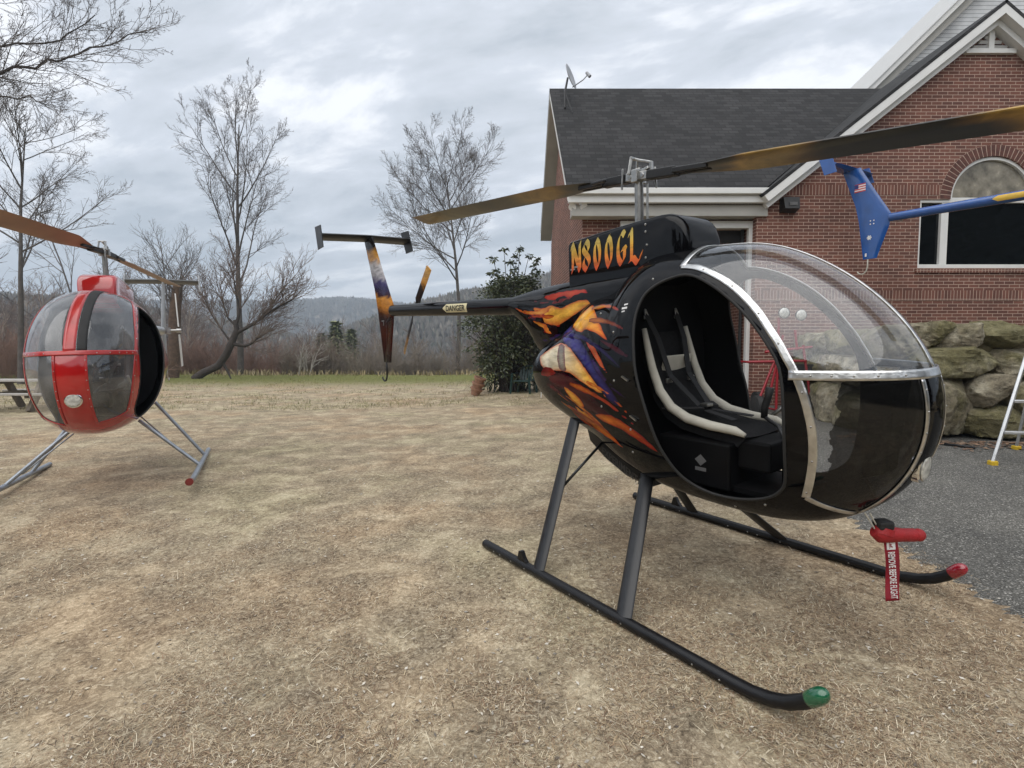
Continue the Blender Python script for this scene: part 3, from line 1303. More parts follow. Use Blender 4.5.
        bl = A('rotor_blade', mb, P['blade'], smooth=True, angle=30)
        if flames:
            st = extras['bladeR'] if u is uR else extras['bladeL']

            def fn(V, u=u, st=st, s=s):
                r = (V - hub) @ u
                c = (V - hub) @ s
                t = r + .05 * np.sin(c * 70 + 3 * r) + .10 * np.sin(r * 3) * c * 10
                return band_colours(t, st)
            set_paint(bl, fn)
    # --- tail: fairing, boom, fin, stabiliser, rotor
    def eggring(x, zt, zb, hw, n=36):
        e = float(np.interp(x, [-1.3, -.5], [1.0, .62]))
        return [(x, hw * math.copysign(abs(math.cos(t)) ** e, math.cos(t)), (zt + zb) / 2 + (zt - zb) / 2 * math.copysign(abs(math.sin(t)) ** e, math.sin(t))) for t in np.linspace(0, 2 * PI, n, endpoint=False)]
    key = [(-1.36, 1.935, 1.775, .080), (-1.28, 1.945, 1.765, .085), (-1.15, 1.962, 1.69, .105), (-1.0, 1.978, 1.58, .135), (-.86, 1.99, 1.44, .165), (-.70, 2.0, 1.36, .195), (-.45, 2.012, 1.32, .225), (-.15, 2.025, 1.30, .25), (.10, 2.03, 1.28, .26), (.25, 2.03, 1.28, .26)]
    xs = np.linspace(-1.36, .25, 110)
    ks = np.array(key)
    rr = [eggring(x, np.interp(x, ks[:, 0], ks[:, 1]), np.interp(x, ks[:, 0], ks[:, 2]), np.interp(x, ks[:, 0], ks[:, 3]), 72) for x in xs]
    V = np.array([p for r in rr for p in r])
    F = []
    n = 72
    for i in range(len(rr) - 1):
        for k in range(n):
            k2 = (k + 1) % n
            a, b, c, d = i * n + k, i * n + k2, (i + 1) * n + k2, (i + 1) * n + k
            F += [(a, b, c), (a, c, d)]
    F = np.array(F)
    pp = V[F]
    nn = np.cross(pp[:, 1] - pp[:, 0], pp[:, 2] - pp[:, 0])
    cc = pp.mean(1)
    cc[:, 2] -= 1.75
    cc[:, 0] = 0
    if ((cc * nn).sum(1)).mean() < 0:
        F = F[:, ::-1]
    if flames:
        V, F, lab = paint_cut(V, F, FAIRFL, 9)
    tf = fast_mesh('tail_fairing', V, F, 3, P['body'], parent=root, smooth=True)
    if flames:
        ca = tf.data.color_attributes.new('paint', 'FLOAT_COLOR', 'CORNER')
        ca.data.foreach_set('color', paint_colours(V, F, lab, FAIRFL, (.003, .003, .0037)).ravel())
    mb = MB()
    mb.tube([(x, 0, 1.855 + (-1.3 - x) * .027) for x in np.linspace(-1.25, -4.08, 12)], list(np.linspace(.083, .076, 12)), 28)
    bo = A('tail_boom', mb, P['boom'], smooth=True, angle=40)
    # warning plate on the boom
    if extras.get('danger'):
        dz = lambda x: 1.855 + (-1.3 - x) * .027
        mb = MB()
        rw = []
        for x0, x1 in ((-2.50, -2.06),):
            for t in np.linspace(-.55, .62, 9):
                rw.append([(x0 - (.0), -.0825 * math.cos(t), dz(x0) + .0825 * math.sin(t)), (x1, -.0825 * math.cos(t), dz(x1) + .0825 * math.sin(t))])
        o_ = len(mb.v)
        for r in rw:
            mb.v += r
        for i in range(len(rw) - 1):
            a = o_ + 2 * i
            mb.face((a, a + 1, a + 3, a + 2))
        # arrow tip
        k = len(mb.v)
        for t in np.linspace(-.55, .62, 9):
            xx = -2.50 - .07 * (1 - abs((t - .035) / .585))
            mb.v.append((xx, -.0825 * math.cos(t), dz(xx) + .0825 * math.sin(t)))
        for i in range(8):
            mb.face((k + i, o_ + 2 * i, o_ + 2 * i + 2, k + i + 1))
        st = A('warning_sticker', mb, P['sticker'], parent=bo)
        if flames:
            mb = MB()
            put_text(mb, 'DANGER', .062, (-2.29, -.0850, 1.884), (1, 0, -.027), (0, 0.02, 1), .40)
            A('lettering', mb, I['ink'], parent=st)
    # fin
    fin = [(-4.97, 2.99), (-4.63, 2.955), (-4.06, 2.0), (-4.09, 1.79), (-4.28, 1.23), (-4.53, 1.22), (-4.63, 1.93), (-4.70, 2.25)]
    mb = MB()
    dens = []
    mb.cur = 0
    rr = []
    lead = [(2.975, -4.63), (2.5, -4.36), (2.0, -4.06), (1.79, -4.09), (1.23, -4.28)]
    trail = [(2.975, -4.97), (2.6, -4.83), (2.25, -4.70), (1.93, -4.63), (1.23, -4.53)]
    for z in np.linspace(1.22, 2.985, 60):
        xl = np.interp(z, [q[0] for q in lead][::-1], [q[1] for q in lead][::-1])
        xt = np.interp(z, [q[0] for q in trail][::-1], [q[1] for q in trail][::-1])
        sec = []
        for f_, t_ in ((0, .0), (.08, .014), (.3, .02), (.7, .013), (1, .003), (.7, -.013), (.3, -.02), (.08, -.014)):
            sec.append((xl + (xt - xl) * f_, t_, z))
        rr.append(sec)
    mb.rings(rr)
    fo = A('tail_fin', mb, P['fin'], smooth=True, angle=35)
    if flames:
        stp = [(1.22, (.012, .010, .010)), (1.45, (.03, .006, .004)), (1.70, (.05, .012, .006)), (1.86, (.012, .008, .010)), (1.93, (.10, .03, .006)), (2.02, (.50, .19, .02)), (2.14, (.55, .24, .03)), (2.17, (.04, .01, .02)), (2.22, (.025, .02, .07)), (2.34, (.05, .04, .13)), (2.40, (.38, .37, .40)), (2.58, (.45, .44, .45)), (2.66, (.48, .24, .05)), (2.74, (.42, .20, .03)), (2.82, (.015, .012, .012)), (3.0, (.010, .010, .010))]
        set_paint(fo, lambda V: band_colours(V[:, 2] + .10 * (V[:, 0] + 4.5) + .025 * np.sin(V[:, 0] * 90), stp))
        mb = MB()
        mb.box((-4.42, -.021, 1.80), (.09, .001, .02))
        mb.box((-4.40, -.021, 1.76), (.02, .001, .05))
        A('fin_marking', mb, I['emblem'], parent=fo)
    if extras.get('flag'):
        mb = MB()
        for i in range(7):
            mb.cur = i % 2
            mb.box((-4.62, -.0215, 2.53 + i * .022), (.20, .002, .0215))
        mb.cur = 2
        mb.box((-4.685, -.0235, 2.625), (.07, .002, .075))
        A('flag_decal', mb, [I['flag_red'], I['flag_white'], I['flag_blue']], parent=fo)
        mb = MB()
        for k in range(3):
            a = PI * k / 3
            mb.box((-4.42, -.0205, 1.62), (.085, .002, .022), np.array([[math.cos(a), 0, -math.sin(a)], [0, 1, 0], [math.sin(a), 0, math.cos(a)]]))
        for dx in (-.03, .03):
            for dz_ in (-.03, .03):
                mb.ell((-4.38 + dx, -.021, 1.90 + dz_), (.012, .003, .012), 8, 5)
        mb.box((-4.47, -.019, 1.30), (.03, .004, .06))
        AE('fin_marking', mb, I['flag_white'], parent=fo)
    mb = MB()
    mb.tube([(-4.44, 0, 1.26), (-4.44, 0, 1.08), (-4.46, 0, 1.0), (-4.50, 0, .955), (-4.55, 0, .945), (-4.60, 0, .97), (-4.62, 0, 1.0)], .012, 7)
    A('tail_skid', mb, P['skidwire'], smooth=True)
    mb = MB()
    rr = []
    for y in np.linspace(-.66, .62, 14):
        rr.append([(-4.72 + a, y, 3.01 + b + a * .22 - .02 * abs(y)) for a, b in ((0, 0), (-.03, .022), (-.10, .028), (-.24, .004), (-.24, -.004), (-.10, -.026), (-.03, -.022))])
    mb.rings(rr)
    stb = A('stabilizer', mb, P['stab'], smooth=True, angle=35)
    for y, lean in ((-.675, .05), (.63, -.03)):
        mb = MB()
        mb.prism([(-.20, .17), (.06, .16), (.16, -.15), (-.08, -.16)], (0, .012, 0), (-4.86, y, 2.97), ((1, 0, 0), (0, lean, 1)))
        A('end_plate', mb, P['endplate'], parent=stb, bevel=.004)
    # tail rotor on the left of the boom
    mb = MB()
    mb.tube([(-4.05, .0, 1.93), (-4.05, .27, 1.93)], .028, 10)
    mb.box((-4.05, .10, 1.93), (.12, .10, .12))
    mb.tube([(-4.05, .25, 1.93), (-4.05, .33, 1.93)], .045, 10)
    tr = A('tail_rotor', mb, I['steel'], smooth=True, angle=40)
    for sg in (() if extras.get('notail') else (1, -1)):
        d = np.array([.60, 0, .62]) if sg > 0 else np.array([-.42, 0, -.60])
        d = d / np.linalg.norm(d)
        if extras.get('tailrotor'):
            d = np.array(extras['tailrotor']) * sg
            d = d / np.linalg.norm(d)
        e = np.cross((0, 1, 0), d)
        mb = MB()
        rr = []
        for r in np.linspace(.08, .72, 22):
            c = np.array([-4.05, .29, 1.93]) + d * r
            w = .055 if r > .16 else .02
            rr.append([c + e * (w * a) + np.array([0, b + a * .012, 0]) for a, b in ((-1, 0), (-.5, .010), (.6, .006), (1, 0), (.6, -.006), (-.5, -.010))])
        mb.rings(rr)
        tb = A('tail_rotor_blade', mb, P['trblade'], parent=tr, smooth=True, angle=35)
        if flames:
            set_paint(tb, lambda V, d=d: band_colours(np.linalg.norm(V - np.array([-4.05, .29, 1.93]), axis=1) + .03 * np.sin(V[:, 0] * 80), [(0, (.01, .01, .01)), (.40, (.012, .010, .012)), (.46, (.45, .20, .03)), (.66, (.60, .36, .13)), (.72, (.5, .25, .04))]))
    # rear nav light on the tip
    mb = MB()
    mb.ell((-.858, 0, 1.338), (.085, .085, .075), 18, 12)
    A('tail_light', mb, P['taillight'], smooth=True)
    # landing light in the nose
    a = math.atan2(.945 - CZ, 1.89 - CX)
    rr_ = float(body_rad(np.array(a)))
    c = np.array([CX + rr_ * math.cos(a), 0, CZ + rr_ * math.sin(a)])
    nrm = np.array([1.0, -.06, -.10])
    nrm /= np.linalg.norm(nrm)
    mb = MB()
    mb.tube([c - nrm * .03, c + nrm * .006, c + nrm * .012], [.074, .074, .066], 28)
    lt = A('landing_light', mb, I['chrome'], smooth=True, angle=40)
    mb = MB()
    e1 = np.array([0, 1., 0])
    e2 = np.cross(nrm, e1)
    rr = [[c + nrm * (.013 + .008 * math.cos(q)) + .064 * math.sin(q) * (math.cos(t) * e1 + math.sin(t) * e2) for t in np.linspace(0, 2 * PI, 24, endpoint=False)] for q in (PI / 2, 1.1, .7, .3, .02)]
    mb.rings(rr)
    A('lens', mb, I['lens'], parent=lt, smooth=True)
    # belly pan
    mb = MB()
    rr = []
    for x, zt, zb, hw in ((-.24, .92, .86, .15), (-.16, .92, .76, .19), (.0, .9, .67, .21), (.2, .85, .59, .22), (.40, .74, .545, .20)):
        rr.append([(x, -hw, zt), (x, -hw, zb + .03), (x, -hw + .03, zb), (x, hw - .03, zb), (x, hw, zb + .03), (x, hw, zt)])
    mb.rings(rr)
    bp = A('belly_pan', mb, P['pan'], smooth=True, angle=30)
    if flames:
        mb = MB()
        ax = np.array([.45, -.02, -.19])
        ax /= np.linalg.norm(ax)
        ay = np.array([.35, 0, .93])
        word = 'EXPERIMENTAL'
        put_text(mb, word, .055, np.array([.20, -.2235, .655]), ax, np.array([.0, 0, 1.]), .46)
        A('lettering', mb, I['ink_grey'], parent=bp)
    # --- skids
    tubular = extras.get('tubular')
    TK = extras.get('track', .86)
    for sg in (-1, 1):
        mb = MB()
        if tubular:
            pts = [(-.62, 0), (1.5, 0), (1.72, .01), (1.9, .03)]
        else:
            pts = [(-.66, 0), (0, 0), (.8, 0), (1.45, 0), (1.55, .004), (1.64, .022), (1.71, .05), (1.77, .09), (1.82, .135)]
        pp = [(x, sg * TK, z) for x, z in pts]
        mb.tube(pp, .032 if not tubular else .030, 14)
        sk = A('skid', mb, P['skid'], smooth=True, angle=50)
        mb = MB()
        if tubular:
            mb.tube([(1.88, sg * TK, .028), (1.98, sg * TK, .04)], .038, 14)
        else:
            mb.tube([(1.795, sg * TK, .113), (1.80, sg * TK, .118), (1.835, sg * TK, .153), (1.85, sg * TK, .168), (1.860, sg * TK, .178), (1.866, sg * TK, .184)], [.033, .0365, .036, .031, .021, .006], 20)
        A('end_cap', mb, P['cap_r'] if sg < 0 else P['cap_l'], parent=sk, smooth=True, angle=50)
        mb = MB()
        for x in (-.5, -.42, -.28, -.12, .35, .52, .60, .78, 1.25, 1.40):
            mb.ell((x, sg * TK - .031, -.004), (.006, .005, .006), 6, 4)
        if not tubular:
            AE('bolt', mb, I['steel'], parent=sk)
        if not tubular:
            mb = MB()
            mb.prism([(-.22, .02), (-.20, .085), (-.17, .09), (-.15, .05), (-.12, .02)], (0, .03, 0), (0, sg * TK - .015, .01))
            A('wheel_lug', mb, P['skid'], parent=sk)
        legs = [((0, TK, .0), (-.215, .30, .93)), ((.773, TK, .0), (.43, .245, .62))]
        if tubular:
            legs = [((0, TK, .0), (-.10, .30, .88)), ((.773, TK, .0), (.60, .30, .60))]
        for a, b in legs:
            a = np.array([a[0], sg * a[1], a[2] + .012])
            b = np.array([b[0], sg * b[1], b[2]])
            mb = MB()
            d = (b - a) / np.linalg.norm(b - a)
            if tubular:
                mb.tube([a, b], .021, 12)
            else:
                fx = np.array([1., 0, 0]) - d * d[0]
                fx /= np.linalg.norm(fx)
                fy = np.cross(d, fx)
                rr = []
                for t in np.linspace(-.0, 1.06, 8):
                    c = a + (b - a) * t
                    rr.append([c + fx * (.054 * math.cos(q)) + fy * (.021 * math.copysign(abs(math.sin(q)) ** 1.2, math.sin(q))) for q in np.linspace(0, 2 * PI, 20, endpoint=False)])
                mb.rings(rr)
            A('leg', mb, P['leg'], smooth=True, angle=50)
        mb = MB()
        if tubular:
            mb.tube([(.70, sg * .80, .10), (.2, sg * .25, .62)], .008, 6)
        else:
            mb.tube([(-.06, sg * .70, .25 + .02), (.10, sg * .21, .70)] if sg > 0 else [(-.095, -.56, .50), (-.02, -.20, .80)], .010, 6)
        A('brace', mb, P['leg'], smooth=True)
    if extras.get('wide'):
        for ch_ in root.children:
            if ch_.name.split('.')[0] in ('fuselage', 'windshield', 'side_window', 'door_frame', 'window_frame', 'centre_post', 'post_strip', 'screw_head', 'door_seal'):
                ch_.scale = (1, extras['wide'], 1)
    return root

# ------------------------------------------------------------------ shared materials
mat('steel', (.36, .355, .34), .34, 1.0, .2, 20)
mat('hub_silver', (.40, .395, .38), .30, 1.0, .2, 20)
mat('chrome', (.75, .75, .75), .12, 1.0, .05, 20)
mat('alu_strip', (.62, .62, .61), .30, 1.0, .22, 16, bump=.15, bscale=30)
mat('dark_metal', (.02, .02, .021), .4, .3, .2, 20)
mat('interior', (.0035, .0035, .004), .6, 0, .3, 10, spec=.12)
mat('rubber', (.012, .012, .012), .7)
mat('seat_cloth', (.010, .010, .011), .9, 0, .3, 40, bump=.3, bscale=300, spec=.2)
mat('strap', (.016, .016, .017), .75, 0, .2, 60, spec=.3)
mat('bolster_cream', (.44, .42, .36), .75, 0, .12, 12, bump=.15, bscale=120)
mat('bolster_dark', (.03, .03, .03), .75, 0, .12, 12)
mat('emblem', (.10, .10, .10), .6)
mat('ink', (.01, .01, .01), .6)
mat('ink_grey', (.035, .034, .033), .5)
mat('gloss_black', (.003, .003, .0037), .10, 0, .1, 6, coat=.5, spec=.0)
mat('satin_black', (.008, .008, .009), .35, 0, .25, 14, spec=.35)
mat('leg_black', (.010, .0105, .012), .34, 0, .25, 14, spec=.5)
mat('gloss_red', (.42, .012, .012), .14, 0, .12, 5, coat=1.0)
mat('strip_red', (.40, .02, .018), .22, 0, .15, 9, coat=.5)
mat('gloss_blue', (.010, .070, .27), .2, 0, .15, 5, coat=.8)
mat('silver_paint', (.42, .43, .44), .35, .3, .12, 8)
mat('skid_silver', (.30, .33, .37), .35, .6, .2, 10)
mat('tan_blade', (.30, .19, .12), .45, 0, .25, 2.2)
mat('white_paint', (.72, .72, .70), .45, 0, .06, 6)
mat('sticker_cream', (.62, .56, .34), .5, 0, .08, 20)
mat('sticker_yellow', (.60, .38, .05), .5, 0, .1, 20)
mat('cap_green', (.010, .10, .045), .15, 0, .2, 20, coat=1)
mat('cap_red', (.30, .010, .022), .15, 0, .2, 20, coat=1)
mat('cap_brown', (.16, .025, .02), .3, 0, .2, 20)
mat('lens', (.50, .50, .46), .12, 0, .35, 40, coat=.6)
mat('flag_red', (.45, .03, .04), .5)
mat('flag_white', (.70, .70, .70), .5)
mat('flag_blue', (.02, .03, .16), .5)
mat_attr('flame_paint', .14, 1.0)
mat_attr('flame_letters', .3, .3)
mat_attr('blade_paint', .32, .3)
mat_glass('clear_glass', (.90, .91, .92), haze=.045)
mat_glass('clear_glass_red', (.88, .89, .90), haze=.14)  # dusty haze raised so the panes pale, standing in for sky reflections
mat_glass('smoked_glass', (.42, .43, .44), haze=.015)
M_ = MATS

def mat_film():
    """clear lower window with a torn-edged dark film over most of it"""
    m, nt = nodes_of('filmed_window')
    out = N(nt, 'ShaderNodeOutputMaterial')
    tr = N(nt, 'ShaderNodeBsdfTransparent')
    gl = N(nt, 'ShaderNodeBsdfGlossy')
    gl.inputs['Roughness'].default_value = .03
    fr = N(nt, 'ShaderNodeFresnel')
    geo = N(nt, 'ShaderNodeNewGeometry')
    io = N(nt, 'ShaderNodeMapRange')
    io.inputs['To Min'].default_value = 1.5
    io.inputs['To Max'].default_value = 1 / 1.5
    L(nt, geo, 'Backfacing', io, 'Value')
    L(nt, io, 'Result', fr, 'IOR')
    tc = N(nt, 'ShaderNodeTexCoord')
    sx = N(nt, 'ShaderNodeSeparateXYZ')
    L(nt, tc, 'Object', sx, 'Vector')
    nz = N(nt, 'ShaderNodeTexNoise')
    nz.inputs['Scale'].default_value = 16
    nz.inputs['Detail'].default_value = 5
    L(nt, tc, 'Object', nz, 'Vector')
    # distance of the torn edge: x against a noisy line leaning forward at the top
    e1 = N(nt, 'ShaderNodeMath', operation='MULTIPLY_ADD')
    L(nt, nz, 'Fac', e1, 0)
    e1.inputs[1].default_value = .10
    L(nt, sx, 'X', e1, 2)
    e2 = N(nt, 'ShaderNodeMath', operation='MULTIPLY_ADD')
    L(nt, sx, 'Z', e2, 0)
    e2.inputs[1].default_value = -.10
    L(nt, e1, 'Value', e2, 2)
    g1 = N(nt, 'ShaderNodeMath', operation='GREATER_THAN')
    L(nt, e2, 'Value', g1, 0)
    g1.inputs[1].default_value = 1.575
    g2 = N(nt, 'ShaderNodeMath', operation='LESS_THAN')
    L(nt, sx, 'Z', g2, 0)
    g2.inputs[1].default_value = .93
    g = N(nt, 'ShaderNodeMath', operation='MAXIMUM')
    L(nt, g1, 'Value', g, 0)
    L(nt, g2, 'Value', g, 1)
    cl = N(nt, 'ShaderNodeMix', data_type='RGBA')
    L(nt, g, 'Value', cl, 0)
    cl.inputs[6].default_value = (.86, .87, .88, 1)
    cl.inputs[7].default_value = (.115, .12, .13, 1)
    L(nt, cl, 2, tr, 'Color')
    mx = N(nt, 'ShaderNodeMixShader')
    L(nt, fr, 'Fac', mx, 'Fac')
    L(nt, tr, 'BSDF', mx, 1)
    L(nt, gl, 'BSDF', mx, 2)
    df = N(nt, 'ShaderNodeBsdfDiffuse')
    df.inputs['Color'].default_value = (.5, .5, .5, 1)
    hz_ = N(nt, 'ShaderNodeMixShader')
    hz_.inputs['Fac'].default_value = .010
    L(nt, mx, 'Shader', hz_, 1)
    L(nt, df, 'BSDF', hz_, 2)
    L(nt, hz_, 'Shader', out, 'Surface')
    MATS['filmed_window'] = m
    return m


mat_film()
PAL_BLACK = dict(body=M_['flame_paint'], inner=M_['interior'], glass=M_['clear_glass'], glass2=M_['filmed_window'], strip=M_['alu_strip'], post=M_['alu_strip'],
                 seal=M_['rubber'], bolster=M_['bolster_cream'], dog=M_['gloss_black'], blade=M_['blade_paint'], boom=M_['gloss_black'], sticker=M_['sticker_cream'],
                 fin=M_['flame_paint'], skidwire=M_['satin_black'], stab=M_['satin_black'], endplate=M_['satin_black'], trblade=M_['blade_paint'], taillight=M_['white_paint'],
                 pan=M_['satin_black'], skid=M_['satin_black'], cap_r=M_['cap_green'], cap_l=M_['cap_red'], leg=M_['leg_black'])
PAL_RED = dict(PAL_BLACK, body=M_['gloss_red'], glass=M_['clear_glass_red'], glass2=M_['clear_glass_red'], strip=M_['strip_red'], post=M_['strip_red'], bolster=M_['bolster_dark'],
               dog=M_['gloss_red'], blade=M_['tan_blade'], boom=M_['silver_paint'], fin=M_['silver_paint'], skidwire=M_['steel'], stab=mat('stab_grey', (.13, .135, .14), .5), endplate=M_['silver_paint'],
               trblade=M_['white_paint'], pan=M_['gloss_red'], skid=M_['skid_silver'], cap_r=M_['cap_brown'], cap_l=M_['cap_brown'], leg=M_['skid_silver'])
PAL_BLUE = dict(PAL_BLACK, body=M_['gloss_blue'], dog=M_['gloss_blue'], blade=M_['dark_metal'], boom=M_['gloss_blue'], fin=M_['gloss_blue'], sticker=M_['sticker_yellow'],
                stab=M_['gloss_blue'], endplate=M_['gloss_blue'], skidwire=M_['bolster_cream'], trblade=M_['dark_metal'], pan=M_['gloss_blue'], skid=M_['skid_silver'], leg=M_['skid_silver'])

GOLD, DGOLD, BLK, OLV = (.36, .21, .035), (.13, .07, .02), (.010, .010, .010), (.06, .05, .025)
HG = 'parked helicopters'
black = build_heli(BLACK_R, BLACK_T, PAL_BLACK, 'glossy black helicopter with airbrushed flames and an open door, standing in front', HG,
                   ((-.994, -.102, .050), (.985, .118, -.085), 1),
                   dict(flames=True, danger=True, pitch=(13, -13), chord=.225,
                        bladeR=[(0, BLK), (.60, BLK), (.66, DGOLD), (.74, GOLD), (1.0, (.30, .19, .05)), (1.08, DGOLD), (1.16, BLK), (1.78, BLK), (1.86, DGOLD), (1.94, GOLD), (2.3, (.33, .22, .06)), (2.5, BLK), (2.8, BLK)],
                        bladeL=[(0, BLK), (.62, (.02, .018, .012)), (.72, DGOLD), (.82, GOLD), (1.1, (.25, .16, .04)), (1.25, OLV), (1.5, (.02, .018, .012)), (1.7, OLV), (2.2, (.10, .085, .03)), (2.55, (.22, .15, .04)), (2.8, DGOLD)]))
RED_R = rotm(RAD(-64.5), RAD(-1.2), RAD(1.6))
RED_T = np.array([-5.02, 6.90, 0.03])
red = build_heli(RED_R, RED_T, PAL_RED, 'red and silver helicopter with a round clear bubble, nose toward the camera', HG,
                 ((.965, -.262, -.02), (-.985, .165, -.02), 1), dict(widepost=True, wide=1.10, pitch=(22, 14), track=.92, chord=.235, tubular=True, tailrotor=(.25, 0, .97)))
BLUE_R = rotm(RAD(-60), 0, 0)
bt = at(866, 221, 10.5) - BLUE_R @ np.array([-4.5, 0, 1.95])
blue = build_heli(BLUE_R, bt, PAL_BLUE, 'blue helicopter on the raised lawn, its tail boom and fin before the brick wall', HG,
                  ((-.12, .99, 0), (.12, -.99, 0), 1), dict(danger=True, flag=True, tubular=True, notail=True))
TERR_Z = float(bt[2]) - .034

# remove-before-flight cover and streamer on the pitot tube
pc = BLACK_T + BLACK_R @ np.array([1.78, 0, .60])
dpt = float(pc[1])
q = lambda px, py, dy=0.0: at(px, py, dpt + dy)
pitot = empty('pitot_cover', q(884, 534))
tag(pitot, 'red padded cover with a streamer hanging under the black helicopter nose', 'cover')
mat('cover_red', (.30, .010, .014), .6, 0, .15, 20, bump=.2, bscale=90)
mat('stream_red', (.26, .008, .022), .65, 0, .12, 20)
mb = MB()
mb.tube([q(874, 531), q(880, 533.5), q(890, 534.5), q(902, 535), q(914, 535), q(919.5, 535)], [.028, .046, .040, .033, .033, .018], 14)
mb.tube([q(883, 533), q(885, 527)], [.05, .045], 12)
mb.ell(q(918.5, 535), (.032, .032, .032), 12, 8)
build('sleeve', mb, M_['cover_red'], pitot, smooth=True, angle=60)
mb = MB()
mb.bar(q(876, 524.5), q(890.5, 524), .075, .045)
build('black_band', mb, M_['rubber'], pitot, bevel=.012)
mb = MB()
mb.tube([q(865, 513), q(870, 521), q(876, 531), q(884, 540)], .004, 5)
mb.tube([q(870, 513), q(874, 521), q(878, 527)], .004, 5)
build('cord', mb, M_['bolster_cream'], pitot)
mb = MB()
rows = []
for i, t in enumerate(np.linspace(0, 1, 16)):
    cy_ = 539.5 + t * 61.5
    cx_ = 890.5 + 4.2 * t + 1.2 * math.sin(t * 5)
    rows.append((q(cx_ - 7.3 - .6 * t, cy_ + .3, -.01 * math.sin(t * 7)), q(cx_ + 6.6 - .6 * t, cy_ - .5, -.01 * math.sin(t * 7 + .9))))
fr_, bk = [], []
for a, b in rows:
    mb.v += [tuple(a), tuple(b)]
for i in range(len(rows) - 1):
    mb.face((2 * i, 2 * i + 1, 2 * i + 3, 2 * i + 2))
stm = build('streamer', mb, M_['stream_red'], pitot, smooth=True)
sm = stm.modifiers.new('thickness', 'SOLIDIFY')
sm.thickness = .0015
sm.offset = 0
mb = MB()
mb.quad(q(886.5, 541, -.012), q(895, 540.4, -.012), q(895.6, 549.5, -.012), q(887, 550, -.012))
build('label_patch', mb, M_['flag_white'], stm)
mb = MB()
ax = q(894.6, 599, -.02) - q(891.5, 552, -.02)
ln = float(np.linalg.norm(ax))
ax = ax / ln
ay = np.cross(np.array([0, -1.0, 0]), ax)
ay = q(897.5, 575) - q(890, 575.6)
ay /= np.linalg.norm(ay)
put_text(mb, 'REMOVE BEFORE FLIGHT', float(np.linalg.norm(q(896.6, 575) - q(889.6, 575.4))), q(893.0, 575.5, -.016), ax, ay, ln)
build('lettering', mb, M_['flag_white'], stm)
mb = MB()
put_text(mb, 'Ref.', .018, q(891, 544.5, -.0135), ax, ay, .04)
build('small_print', mb, M_['stream_red'], stm)

